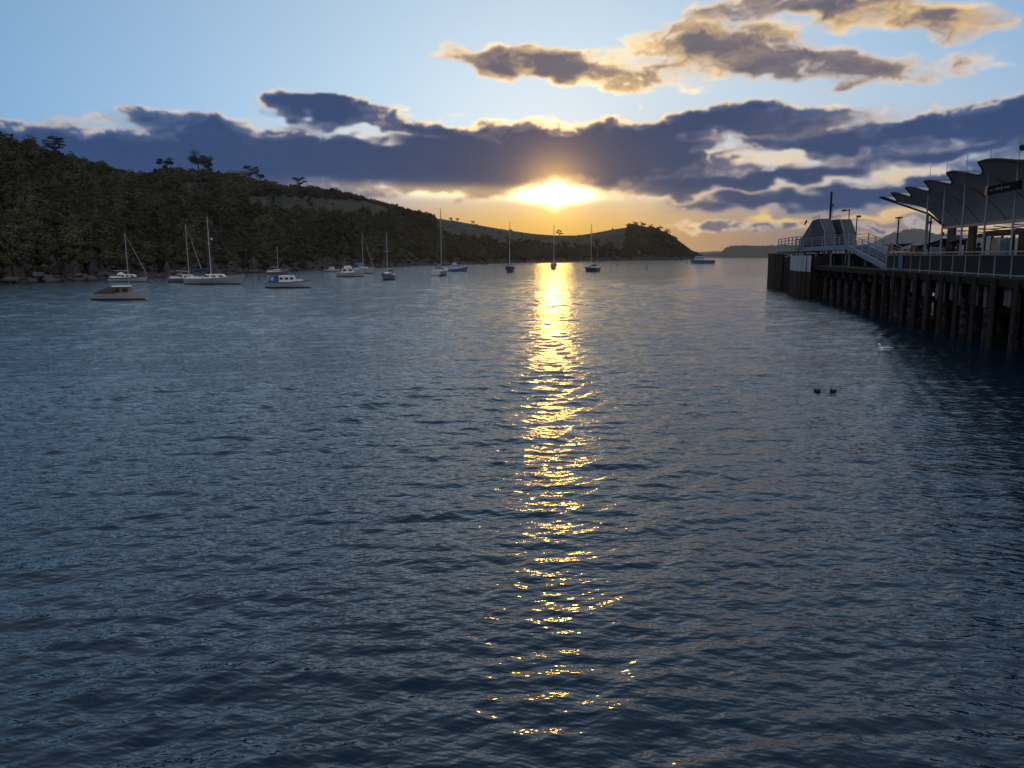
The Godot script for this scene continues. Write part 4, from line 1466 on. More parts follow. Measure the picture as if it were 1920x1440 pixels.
func make_canopy() -> void:
	var fabric := matt("canopy_fabric", Color(0.66, 0.65, 0.62), "soft", Vector3(0.3, 0.3, 0.3))
	var steel := matt("canopy_steel", Color(0.22, 0.25, 0.28))
	var edge := matt("canopy_edge", Color(0.10, 0.10, 0.105))
	var t := thing("canopy", "grey membrane canopy of pointed scalloped bays over the wharf", "canopy")
	var tips := []
	for q: Array in [[1650, 370], [1671, 362], [1698, 352], [1733, 340], [1775, 324], [1834, 304]]: tips.append(W_px(q[0], q[1], 1.1))
	var step: Vector3 = (tips[5] - tips[2]) / 3.0
	for i in 4: tips.append(tips[5] + step * (i + 1.45))
	var g0 := W_px(1771, 425, 4.6)
	var gut := []
	var sg := (g0 - W(0, 0, 0)).dot(WA)
	var st0: float = (tips[0] - W(0, 0, 0)).dot(WA)
	for p: Vector3 in tips:
		gut.append(W((p - W(0, 0, 0)).dot(WA) - st0 + sg, 4.6, g0.y))
	var nf := 22
	var nt := 12
	for b in tips.size() - 1:
		var grid := PackedVector3Array()
		for j in nt + 1:
			var v := float(j) / nt
			for k in nf + 1:
				var f := float(k) / nf
				var scal := f * f * f * (1.0 - f) * 9.48
				var e: Vector3 = tips[b].lerp(tips[b + 1], f) + WB * (0.62 * scal) + Vector3(0, -0.52 * scal, 0)
				var g: Vector3 = gut[b].lerp(gut[b + 1], f)
				var p := e.lerp(g, v)
				p.y = lerpf(e.y, g.y, pow(v, 2.6)) - 0.34 * sin(PI * f) * sin(PI * pow(v, 0.8))
				grid.append(p)
		put_mesh("membrane_bay", sheet(grid, nf + 1, nt + 1), fabric, t)
		# hem cable along the scalloped edge
		var st := new_st()
		for k in nf:
			rod(st, grid[k], grid[k + 1], 0.055, 0.055, 6)
		put("hem_cable", st, edge, t)
		st = new_st()
		for j in nt:
			rod(st, grid[j * (nf + 1)], grid[(j + 1) * (nf + 1)], 0.035, 0.035, 5)
		put("seam_cable", st, edge, t)
	# gutter beam along the low edge
	var s := new_st()
	beam(s, gut[0] + Vector3(0, -0.09, 0), gut[-1] + Vector3(0, -0.09, 0), 0.30, 0.16)
	put("gutter_beam", s, mat("gutter_pale", Color(0.36, 0.33, 0.29), 0.5), t)
	# strut of the end frame
	s = new_st()
	rod(s, tips[0], W_px(1741, 401, 3.4), 0.07, 0.07, 8)
	rod(s, W_px(1741, 401, 3.4), gut[0], 0.07, 0.07, 8)
	put("end_strut", s, steel, t)
	# masts that stand in front of the membrane
	for q: Array in [[1741, 401, 476, 3.4], [1745, 312, 476, 1.9], [1777, 297, 476, 1.9], [1815, 290, 476, 1.9], [1860, 268, 476, 1.9], [1916, 240, 476, 1.9]]:
		var p := W_px(q[0], q[1], q[3])
		s = new_st()
		var foot := Vector3(p.x, DECK, p.z)
		if q[1] > 350:
			rod(s, foot, p, 0.06, 0.05, 8)
		else:
			rod(s, foot, Vector3(p.x, p.y - 1.6, p.z), 0.055, 0.05, 10)
			rod(s, Vector3(p.x, p.y - 1.6, p.z), p, 0.022, 0.014, 6)
		put("mast", s, matt("mast_paint", Color(0.34, 0.36, 0.38)), t)
	# lamp globe on the nearest mast
	var lp := W_px(1917, 277, 1.9)
	s = new_st()
	rod(s, lp + Vector3(0, -0.14, 0), lp + Vector3(0, 0.02, 0), 0.06, 0.16, 10)
	rod(s, lp + Vector3(0, 0.02, 0), lp + Vector3(0, 0.14, 0), 0.16, 0.10, 10)
	put("mast_light", s, matt("lamp_black", Color(0.015, 0.015, 0.017)), t)

	# sign board hung on the mast
	var a := W_px(1853, 358, 1.55)
	var sb := thing("hanging_sign", "long dark sign board on the canopy mast with an orange end cap", "sign", a)
	s = new_st()
	box(s, -WA * 2.1 + WB * 0.0, Vector3(0.12, 0.42, 4.0), wharf_basis)
	put("board", s, matt("sign_black", Color(0.012, 0.012, 0.016)), sb)
	s = new_st()
	box(s, WA * -0.02, Vector3(0.26, 0.48, 0.14), wharf_basis)
	put("end_cap", s, mat("sign_orange", Color(0.55, 0.26, 0.08), 0.45), sb)
	var print_ := matt("sign_print", Color(0.20, 0.20, 0.21))
	var marks := [[0.55, 0.42, 0.06], [1.18, 0.20, 0.10], [1.50, 0.26, 0.10], [2.55, 0.75, 0.07]]
	for m: Array in marks:
		s = new_st()
		box(s, -WA * (m[0] + 0.05) - WB * 0.066, Vector3(0.008, m[2], m[1]), wharf_basis)
		put("lettering", s, print_, sb)
	s = new_st()
	var disc := -WA * 1.95 - WB * 0.062
	rod(s, disc, disc - WB * 0.008, 0.11, 0.11, 16)
	put("emblem", s, print_, sb)

func make_shelter() -> void:
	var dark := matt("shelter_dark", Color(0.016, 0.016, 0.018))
	var steel := matt("canopy_steel", Color(0.22, 0.25, 0.28))
	var c := 5.2
	var g0y := W_px(1771, 425, 4.6).y
	var t := thing("waiting_shelter", "dark waiting shelter with thick columns beneath the canopy", "shelter")
	for q: Array in [[1772, 1786, 426], [1811, 1825, 417]]:
		var a := s_at(q[0], c)
		var b := s_at(q[1], c)
		var y := W_px((q[0] + q[1]) / 2.0, q[2], c).y
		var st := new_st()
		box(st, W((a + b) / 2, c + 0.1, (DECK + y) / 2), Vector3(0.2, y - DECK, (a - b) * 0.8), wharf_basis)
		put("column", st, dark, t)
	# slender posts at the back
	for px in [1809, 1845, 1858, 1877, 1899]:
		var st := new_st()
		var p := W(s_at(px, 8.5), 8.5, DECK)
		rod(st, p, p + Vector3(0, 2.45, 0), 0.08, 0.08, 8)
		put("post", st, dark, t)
	# back roof and its fascia
	var st := new_st()
	var hi := W_px(1880, 431, 8.2).y
	var lo := W_px(1880, 442, 8.2).y
	var b0 := s_at(1846, 8.2)
	var b1 := s_at(2100, 8.2)
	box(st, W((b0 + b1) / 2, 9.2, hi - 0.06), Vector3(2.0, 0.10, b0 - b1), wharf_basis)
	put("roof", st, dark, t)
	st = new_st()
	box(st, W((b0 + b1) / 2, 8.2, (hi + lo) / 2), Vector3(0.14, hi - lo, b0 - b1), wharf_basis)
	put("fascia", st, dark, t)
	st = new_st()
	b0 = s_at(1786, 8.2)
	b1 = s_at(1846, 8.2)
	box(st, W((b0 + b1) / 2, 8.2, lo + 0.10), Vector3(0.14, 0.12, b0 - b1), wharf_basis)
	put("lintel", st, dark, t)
	for j in 4:
		st = new_st()
		var x := s_at([1788, 1826, 1862, 1900][j], 5.0)
		rod(st, W(x, 4.9, g0y - 0.25), W(x - 1.6, 8.2, lo), 0.035, 0.035, 6)
		put("roof_strut", st, steel, t)
	st = new_st()
	rod(st, W(s_at(1786, 6.0), 6.0, g0y - 0.32), W(s_at(1930, 6.0), 6.0, g0y - 0.32), 0.03, 0.03, 6)
	put("tie_rod", st, dark, t)
	# pointed awning on the left column
	var aw := new_st()
	var p0 := W_px(1785, 441, c - 0.2)
	var p1 := W_px(1797, 450, c - 0.2)
	var p2 := W_px(1772, 456, c - 0.2)
	slab(aw, PackedVector3Array([p0, p1, p2]), WB * 0.5)
	put("awning", aw, dark, t)
	# wall at the right
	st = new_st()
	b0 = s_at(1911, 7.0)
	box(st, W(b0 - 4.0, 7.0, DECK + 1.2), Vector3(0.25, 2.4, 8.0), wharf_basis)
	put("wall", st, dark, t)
	# glazed panels
	for q: Array in [[1862, 1873, 444, "pale", Color(0.34, 0.30, 0.24)], [1879, 1890, 446, "blue", Color(0.07, 0.11, 0.17)]]:
		var a := s_at(q[0], 6.2)
		var b := s_at(q[1], 6.2)
		st = new_st()
		box(st, W((a + b) / 2, 6.2, DECK + 1.05), Vector3(0.3, 2.1, a - b), wharf_basis)
		put("display_panel", st, mat("panel_" + q[3], q[4], 0.35), t)
	st = new_st()
	box(st, W(s_at(1838, 8.4), 8.4, DECK + 2.5), Vector3(0.08, 0.3, 1.5), wharf_basis)
	put("small_sign", st, matt("sign_maroon", Color(0.06, 0.02, 0.02)), t)
	# benches
	for q: Array in [[1832, "white bench right of the second shelter column"], [1893, "white bench below the blue display panel"]]:
		var bn := thing("bench", q[1], "bench", W(s_at(q[0], 4.9), 4.9, DECK), 0.0, "benches under the canopy")
		st = new_st()
		box(st, Vector3(0, 0.46, 0), Vector3(0.42, 0.06, 1.5), wharf_basis)
		put("seat", st, mat("post_white"), bn)
		for k in [-0.6, 0.6]:
			st = new_st()
			box(st, WA * k + Vector3(0, 0.215, 0), Vector3(0.36, 0.43, 0.06), wharf_basis)
			put("leg", st, steel, bn)

func make_head() -> void:
	var galv := matt("ramp_paint", Color(0.20, 0.25, 0.31))
	var deep := matt("ramp_dark", Color(0.055, 0.06, 0.07))
	var rail := matt("ramp_rail", Color(0.24, 0.28, 0.33))
	# --- raised boarding ramp: level platform, then a slope down to the deck
	var c := 1.2
	var wide := 1.7
	var t := thing("boarding_ramp", "grey-blue steel boarding ramp with railings sloping down to the wharf deck", "ramp")
	var a := W_px(1505, 466, c)
	var b := W_px(1590, 466, c)
	a.y = DECK + 1.75
	b.y = DECK + 1.75
	var e := W_px(1661, 494, c)
	e.y = DECK + 0.12
	for k in [0.0, wide]:
		var st := new_st()
		beam(st, a + WB * k, b + WB * k, 0.14, 0.46)
		put("side_beam", st, galv, t)
		st = new_st()
		beam(st, b + WB * k + Vector3(0, -0.02, 0), e + WB * k, 0.14, 0.42)
		put("side_beam", st, galv, t)
	var st := new_st()
	beam(st, a + WB * wide / 2, b + WB * wide / 2, wide - 0.16, 0.08)
	put("platform", st, deep, t)
	st = new_st()
	beam(st, b + WB * wide / 2, e + WB * wide / 2, wide - 0.16, 0.08)
	put("slope", st, deep, t)
	for k in [0.0, wide]:
		var posts := []
		for j in 5: posts.append(a.lerp(b, j / 4.0) + WB * k)
		for j in range(1, 6): posts.append(b.lerp(e, j / 5.0) + WB * k)
		for p: Vector3 in posts:
			st = new_st()
			box(st, p + Vector3(0, 0.62, 0), Vector3(0.09, 1.25, 0.09), wharf_basis)
			put("rail_post", st, rail, t)
		for h in [1.22, 0.98, 0.74, 0.50]:
			st = new_st()
			for j in posts.size() - 1: rod(st, posts[j] + Vector3(0, h, 0), posts[j + 1] + Vector3(0, h, 0), 0.032 if h > 1.1 else 0.022, -1.0, 6)
			put("rail_bar", st, rail, t)
	for j in 4:
		for k in [0.15, wide - 0.15]:
			st = new_st()
			var p: Vector3 = a.lerp(b, j / 3.0) + WB * k
			box(st, Vector3(p.x, (DECK + p.y) / 2 - 0.12, p.z), Vector3(0.16, p.y - DECK - 0.2, 0.16), wharf_basis)
			put("leg", st, galv, t)

	# --- two gangway towers with slatted, sloping parapets
	for q in 2:
		var tc := 2.2 if q == 0 else 4.2
		var pts := [[1497, 466], [1500, 452], [1524, 414], [1537, 410], [1546, 434], [1547, 466]] if q == 0 else [[1543, 466], [1543, 433], [1557, 413], [1575, 411], [1582, 432], [1586, 466]]
		var lab: String = ["left gangway tower with slatted sloping side, grey-blue steel", "right gangway tower behind the platform railing, grey-blue steel"][q]
		var tw := thing("gangway_tower", lab, "gangway", Vector3.ZERO, 0.0, "gangway towers on the wharf head")
		var out := PackedVector3Array()
		for p: Array in pts: out.append(W_px(p[0], p[1], tc))
		for k in [0.0]:
			var o2 := PackedVector3Array()
			for p in out: o2.append(p + WB * k)
			st = new_st()
			slab(st, o2, WB * 1.2)
			put("side_panel", st, matt("tower_sheet", Color(0.075, 0.085, 0.10)), tw)
			st = new_st()
			for j in range(1, out.size() - 1):
				rod(st, o2[j], o2[j + 1], 0.04, -1.0, 6)
			put("top_rail", st, rail, tw)
			for j in 9:
				var f := (j + 0.5) / 9.0
				var u0 := out[1].lerp(out[2], f)
				var d0 := out[0].lerp(out[5 if q == 0 else 5], f * 0.52)
				st = new_st()
				var base := Vector3(u0.x, maxf(d0.y, u0.y - 1.6), u0.z)
				beam(st, base + WB * (k - 0.05), u0 + WB * (k - 0.05), 0.07, 0.05)
				put("slat", st, rail, tw)
		st = new_st()
		for j in 6:
			var f := j / 5.0
			var p := out[2].lerp(out[3], f)
			rod(st, p, p + Vector3(0, 0.42, 0), 0.022, -1.0, 5)
		rod(st, out[2] + Vector3(0, 0.40, 0), out[3] + Vector3(0, 0.40, 0), 0.022, -1.0, 5)
		put("crown_rail", st, rail, tw)
		# sloping walkway inside and legs to the deck
		st = new_st()
		beam(st, out[0] + WB * 0.6 + Vector3(0, -0.1, 0), out[5] + WB * 0.6 + Vector3(0, -0.1, 0), 1.5, 0.12)
		put("landing", st, deep, tw)
		for p in [out[0], out[5]]:
			for k in [0.0, 1.6]:
				st = new_st()
				box(st, Vector3(p.x, (DECK - 0.3 + p.y) / 2.0, p.z) + WB * k, Vector3(0.14, p.y - DECK + 0.32, 0.14), wharf_basis)
				put("leg", st, galv, tw)
		if q == 0:
			st = new_st()
			var f0 := W_px(1516, 428, tc)
			var f1 := W_px(1509, 421, tc)
			var f2 := W_px(1512, 416, tc)
			rod(st, f0, f1, 0.02, -1.0, 5)
			rod(st, f1, f2, 0.02, -1.0, 5)
			rod(st, f1 + Vector3(0, 0.05, 0), f2 + Vector3(0, 0.1, 0), 0.09, 0.14, 8)
			put("floodlight", st, mat("lamp_black"), tw)

	var ds := thing("deck_store", "low dark store cluttered with pipes under the boarding platform", "shed")
	var d0 := s_at(1655, 3.2)
	var d1 := s_at(1512, 3.2)
	st = new_st()
	box(st, W((d0 + d1) / 2, 4.0, DECK + 0.60), Vector3(1.6, 1.2, d1 - d0), wharf_basis)
	put("wall", st, matt("store_brown", Color(0.05, 0.042, 0.036), "blotch", Vector3(0.4, 0.4, 0.4)), ds)
	rng.seed = 19
	for j in 16:
		st = new_st()
		var x := lerpf(d0 + 1.0, d1 - 1.0, (j + rng.randf() * 0.6) / 16.0)
		var h := rng.randf_range(0.5, 1.25)
		rod(st, W(x, 3.1, DECK), W(x, 3.1, DECK + h), 0.06, -1.0, 6)
		if j % 3 == 0: rod(st, W(x, 3.08, DECK + h), W(x + 1.6, 3.08, DECK + h), 0.05, -1.0, 6)
		put("pipe", st, galv if j % 2 == 0 else deep, ds)

	# --- railed platform at the seaward end
	t = thing("end_platform", "small railed steel platform at the seaward end of the wharf", "platform")
	var p0 := W_px(1459, 470, 1.0)
	var p1 := W_px(1500, 470, 1.0)
	p0.y = DECK + 1.45
	p1.y = DECK + 1.45
	st = new_st()
	beam(st, p0 + WB * 1.2, p1 + WB * 1.2, 2.6, 0.14)
	put("floor", st, deep, t)
	for j in 7:
		var p := p0.lerp(p1, j / 6.0)
		for k in [0.0, 2.4]:
			st = new_st()
			box(st, p + WB * k + Vector3(0, 0.95, 0), Vector3(0.12, 1.9, 0.12), wharf_basis)
			put("rail_post", st, rail, t)
	for h in [1.88, 1.5, 1.12, 0.74]:
		for k in [0.0, 2.4]:
			st = new_st()
			rod(st, p0 + WB * k + Vector3(0, h, 0), p1 + WB * k + Vector3(0, h, 0), 0.05, -1.0, 6)
			put("rail_bar", st, rail, t)
	for p in [p0, p0.lerp(p1, 0.5), p1]:
		for k in [0.15, 2.2]:
			st = new_st()
			box(st, Vector3(p.x, (DECK - 0.3 + p.y) / 2, p.z) + WB * k, Vector3(0.22, p.y - DECK + 0.3, 0.22), wharf_basis)
			put("leg", st, galv, t)
	st = new_st()
	box(st, p1 + WB * 2.3 + WA * 3.0 + Vector3(0, 0.5, 0), Vector3(0.1, 0.9, 5.0), wharf_basis)
	put("infill_sheet", st, matt("sheet_blue", Color(0.20, 0.24, 0.32)), t)

	# --- wharf head: dark lower structure beyond the railing
	t = thing("wharf", "dark timber and concrete head of the wharf on piles", "wharf")
	var s_near := 60.0
	var s_far := s_at(1478, 0.6)
	st = new_st()
	box(st, W((s_near + s_far) / 2, 5.0, DECK - 0.16), Vector3(9.4, 0.3, s_far - s_near), wharf_basis)
	put("deck", st, mat("concrete"), t)
	st = new_st()
	box(st, W((s_near + s_far) / 2, 0.2, DECK - 0.35), Vector3(0.2, 0.75, s_far - s_near), wharf_basis)
	put("edge_beam", st, mat("deck_timber"), t)
	var s := s_near + 2.5
	while s < s_far:
		st = new_st()
		box(st, W(s, 5.0, DECK - 0.75), Vector3(9.0, 0.85, 1.1), wharf_basis)
		put("crosshead", st, mat("concrete"), t)
		for cc in [0.9, 2.3, 3.7, 5.2, 6.6, 8.0, 9.2]:
			st = new_st()
			rod(st, W(s, cc, -1.6), W(s, cc, DECK - 1.1), 0.3, 0.3, 10)
			put("pile", st, mat("concrete"), t)
		s += 2.9
	# clutter of pipes and bollards on the head deck, below the platform
	rng.seed = 12
	for j in 5:
		var bo := thing("bollard", ["mooring bollard at the near end of the wharf head", "second mooring bollard on the wharf head", "mooring bollard under the boarding platform", "fourth mooring bollard on the wharf head", "mooring bollard at the far end of the wharf head"][j], "bollard", W(lerpf(s_near + 2.0, s_far - 6.0, j / 4.0), 0.75, DECK), 0.0, "bollards on the wharf head")
		st = new_st()
		rod(st, Vector3.ZERO, Vector3(0, 0.45, 0), 0.16, 0.13, 10)
		put("shaft", st, mat("lamp_black"), bo)
		st = new_st()
		rod(st, Vector3(0, 0.45, 0), Vector3(0, 0.6, 0), 0.22, 0.18, 10)
		put("head", st, mat("lamp_black"), bo)

	# --- fender blocks and dolphin
	var fb := thing("fender_dolphin", "fender dolphin with a pale upper face and timber below", "fender", Vector3.ZERO, 0.0, "fenders at the wharf head")
	var f0 := s_at(1523, -0.5)
	var f1 := s_at(1486, -0.5)
	var top := W_px(1505, 479, -0.5).y
	var low := W_px(1505, 508, -0.5).y
	var n := 8
	for j in n:                # rounded face of upright timbers with sheets of pale facing above
		var f := (j + 0.5) / n
		var bulge := 0.55 * (1.0 - pow(2.0 * f - 1.0, 2.0))
		var x := lerpf(f0, f1, f)
		var w := (f1 - f0) / n
		st = new_st()
		box(st, W(x, -0.5 - bulge, (top + low) / 2), Vector3(0.12, top - low, w + 0.06), wharf_basis)
		put("facing_sheet", st, matt("fender_white", Color(0.52, 0.54, 0.56), "soft", Vector3(0.5, 0.5, 0.5)), fb)
		st = new_st()
		box(st, W(x, -0.42 - bulge, (low - 1.6) / 2 - 0.02), Vector3(0.2, low + 1.6, w - 0.05), wharf_basis)
		put("timber", st, mat("pile_timber"), fb)
	st = new_st()
	box(st, W((f0 + f1) / 2, 0.55, (top - 1.6) / 2 - 0.05), Vector3(1.7, top + 1.4, f1 - f0 - 0.2), wharf_basis)
	put("core", st, mat("deck_timber"), fb)
	st = new_st()
	box(st, W((f0 + f1) / 2 - 3.4, 0.3, top - 0.95), Vector3(1.2, 1.7, 3.0), wharf_basis)
	put("side_block", st, mat("concrete"), fb)

	fb = thing("fender_dolphin", "tall dark timber dolphin at the outer end of the wharf", "fender", Vector3.ZERO, 0.0, "fenders at the wharf head")
	f0 = s_at(1468, -0.5)
	f1 = s_at(1444, -0.5)
	top = W_px(1456, 476, -0.5).y
	n = 7
	for j in n:
		var f := (j + 0.5) / n
		st = new_st()
		var w := (f1 - f0) / n
		box(st, W(lerpf(f0, f1, f), -0.5 - 0.25 * sin(PI * f), (top - 1.6) / 2), Vector3(0.35, top + 1.6 - 0.05 * (j % 3), w - 0.12), wharf_basis)
		put("timber", st, mat("pile_timber"), fb)
	st = new_st()
	box(st, W((f0 + f1) / 2, 0.45, (top - 1.7) / 2), Vector3(1.5, top + 1.5, f1 - f0 - 0.3), wharf_basis)
	put("core", st, mat("deck_timber"), fb)
	st = new_st()
	box(st, W((f0 + f1) / 2, 0.1, top + 0.05), Vector3(1.9, 0.12, f1 - f0), wharf_basis)
	put("cap", st, matt("cap_pale", Color(0.16, 0.20, 0.27)), fb)
	# slim guide piles between the two
	var names := ["guide pile nearest the outer dolphin", "second guide pile from the outer dolphin", "third guide pile from the outer dolphin", "guide pile nearest the pale fender dolphin"]
	for j in 4:
		var gp := thing("guide_pile", names[j] + ", slim grey timber", "pile", W(s_at([1470.5, 1474.5, 1479, 1483.5][j], -0.2), -0.2, -1.6), 0.0, "guide piles at the wharf head")
		st = new_st()
		rod(st, Vector3.ZERO, Vector3(0, 1.6 + DECK + 0.7 + 0.1 * j, 0), 0.20, 0.18, 10)
		put("shaft", st, mat("pile_timber"), gp)
		st = new_st()
		rod(st, Vector3(0, 1.6 + DECK + 0.7 + 0.1 * j, 0), Vector3(0, 1.6 + DECK + 0.85 + 0.1 * j, 0), 0.20, 0.06, 10)
		put("cap", st, mat("cap_pale"), gp)

	# --- antenna mast
	t = thing("antenna_mast", "thick black antenna mast behind the gangway towers", "mast", W(s_at(1553, 4.9), 4.9, DECK))
	var mt := W_px(1552.5, 362, 4.9).y - DECK
	st = new_st()
	rod(st, Vector3.ZERO, Vector3(0, mt - 3.4, 0), 0.09, 0.09, 8)
	put("pole", st, mat("lamp_black"), t)
	st = new_st()
	rod(st, Vector3(0, mt - 3.4, 0), Vector3(0, mt, 0), 0.15, 0.14, 8)
	put("aerial", st, mat("lamp_black"), t)
	st = new_st()
	rod(st, Vector3(0, 2.0, 0) - WA * 1.4, Vector3(0, mt - 1.5, 0) - WA * 1.4, 0.03, 0.02, 6)
	rod(st, Vector3(0, mt - 1.9, 0) - WA * 1.4, Vector3(0, mt - 1.6, 0) - WA * 1.4, 0.09, 0.09, 6)
	rod(st, Vector3(0, 2.0, 0), Vector3(0, 2.0, 0) - WA * 1.4, 0.03, 0.03, 6)
	put("wind_vane", st, mat("lamp_black"), t)

	# --- lamp posts
	var lamps := [[1588, 394, 1579, 5.2, "lamp post with its lamp arm pointing left, left of the pair"], [1603, 405, 1612, 5.2, "lamp post with its lamp arm pointing right, right of the pair"], [1681, 409, 0, 4.0, "T-headed lamp post standing alone left of the canopy"]]
	for q: Array in lamps:
		var base := W(s_at(q[0], q[3]), q[3], DECK)
		var h := W_px(q[0], q[1], q[3]).y - DECK
		var lt := thing("lamp_post", q[4], "lamp post", base, 0.0, "lamp posts on the wharf")
		st = new_st()
		rod(st, Vector3.ZERO, Vector3(0, h, 0), 0.075, 0.06, 8)
		put("pole", st, mat("lamp_black"), lt)
		st = new_st()
		if q[2] == 0:
			box(st, Vector3(0, h, 0), Vector3(0.4, 0.10, 0.75), wharf_basis)
		else:
			var tip := W_px(q[2], q[1] + 1, q[3]) - base
			beam(st, Vector3(0, h - 0.05, 0), tip, 0.22, 0.13)
			box(st, tip * 0.7 + Vector3(0, h - 0.05, 0) * 0.3, Vector3(0.3, 0.2, 0.6), wharf_basis)
		put("lamp_head", st, mat("lamp_black"), lt)
	var lt := thing("lamp_post", "slender post with a small floodlight below the canopy strut", "lamp post", W(s_at(1741, 3.1), 3.1, DECK), 0.0, "lamp posts on the wharf")
	var lh := W_px(1741, 408, 3.1).y - DECK
	st = new_st()
	rod(st, Vector3.ZERO, Vector3(0, lh, 0), 0.06, 0.05, 8)
	put("pole", st, mat("lamp_black"), lt)
	st = new_st()
	box(st, Vector3(0, lh - 0.35, 0) + WA * 0.2, Vector3(0.24, 0.14, 0.36), wharf_basis)
	put("lamp_head", st, mat("lamp_black"), lt)

	# --- covered gangway with the pale blue roof, and the cabin behind it
	var g := thing("covered_gangway", "covered gangway with a sloping pale blue roof behind the railing", "gangway")
	var cg := 6.0
	st = new_st()
	var gp := PackedVector3Array([W_px(1686, 469, cg), W_px(1696, 462, cg), W_px(1766, 443, cg), W_px(1767, 447, cg), W_px(1755, 452, cg), W_px(1700, 467, cg)])
	slab(st, gp, WB * 2.2)
	put("roof", st, matt("roof_blue", Color(0.40, 0.44, 0.50)), g)
	st = new_st()
	slab(st, PackedVector3Array([W_px(1700, 468, cg + 0.2), W_px(1755, 453, cg + 0.2), W_px(1766, 449, cg + 0.2), W_px(1766, 458, cg + 0.2), W_px(1740, 465, cg + 0.2), W_px(1728, 470, cg + 0.2)]), WB * 1.8)
	put("side", st, mat("shelter_dark"), g)
	for px in [1712, 1738, 1766]:
		st = new_st()
		var p := W(s_at(px, cg + 0.1), cg + 0.1, DECK)
		var y := lerpf(4.9, 6.0, (px - 1712) / 54.0)
		rod(st, p, Vector3(p.x, y, p.z), 0.06, -1.0, 6)
		put("post", st, mat("canopy_steel"), g)
	var q2 := thing("ribbed_hood", "pale blue ribbed hood standing below the covered gangway", "hood", W(s_at(1752, 4.8), 4.8, DECK))
	var ring_count := 12
	for j in ring_count:
		st = new_st()
		var f := j / (ring_count - 1.0)
		var h := 1.62 * sqrt(clampf(0.15 + f, 0.0, 1.0))
		box(st, WA * lerpf(1.6, -1.3, f) + Vector3(0, h / 2, 0), Vector3(1.2, h, 0.20), wharf_basis)
		put("rib", st, mat("roof_blue") if j % 2 == 0 else matt("rib_blue", Color(0.30, 0.34, 0.40)), q2)
	var cb := thing("deck_cabin", "brown deck cabin of a moored ferry behind the covered gangway", "cabin", W(s_at(1710, 10.0), 10.0, DECK))
	st = new_st()
	box(st, Vector3(0, 0.75, 0), Vector3(3.0, 2.6, 6.0), wharf_basis)
	put("wall", st, matt("cabin_brown", Color(0.14, 0.10, 0.085)), cb)
	st = new_st()
	box(st, Vector3(0, 2.12, 0), Vector3(3.6, 0.14, 7.6), wharf_basis)
	put("roof", st, mat("shelter_dark"), cb)
	st = new_st()
	box(st, Vector3(0, 1.1, 0) + WA * 3.9, Vector3(2.4, 1.8, 1.6), wharf_basis)
	put("engine_casing", st, mat("shelter_dark"), cb)

# ---------------------------------------------------------------- people and birds: one smooth skin over a skeleton of tapered bones
func capsule(p: Vector3, a: Vector3, b: Vector3, ra: float, rb: float) -> float:
	var ab := b - a
	var t := clampf((p - a).dot(ab) / maxf(ab.length_squared(), 1e-9), 0.0, 1.0)
	return p.distance_to(a + ab * t) - lerpf(ra, rb, t)

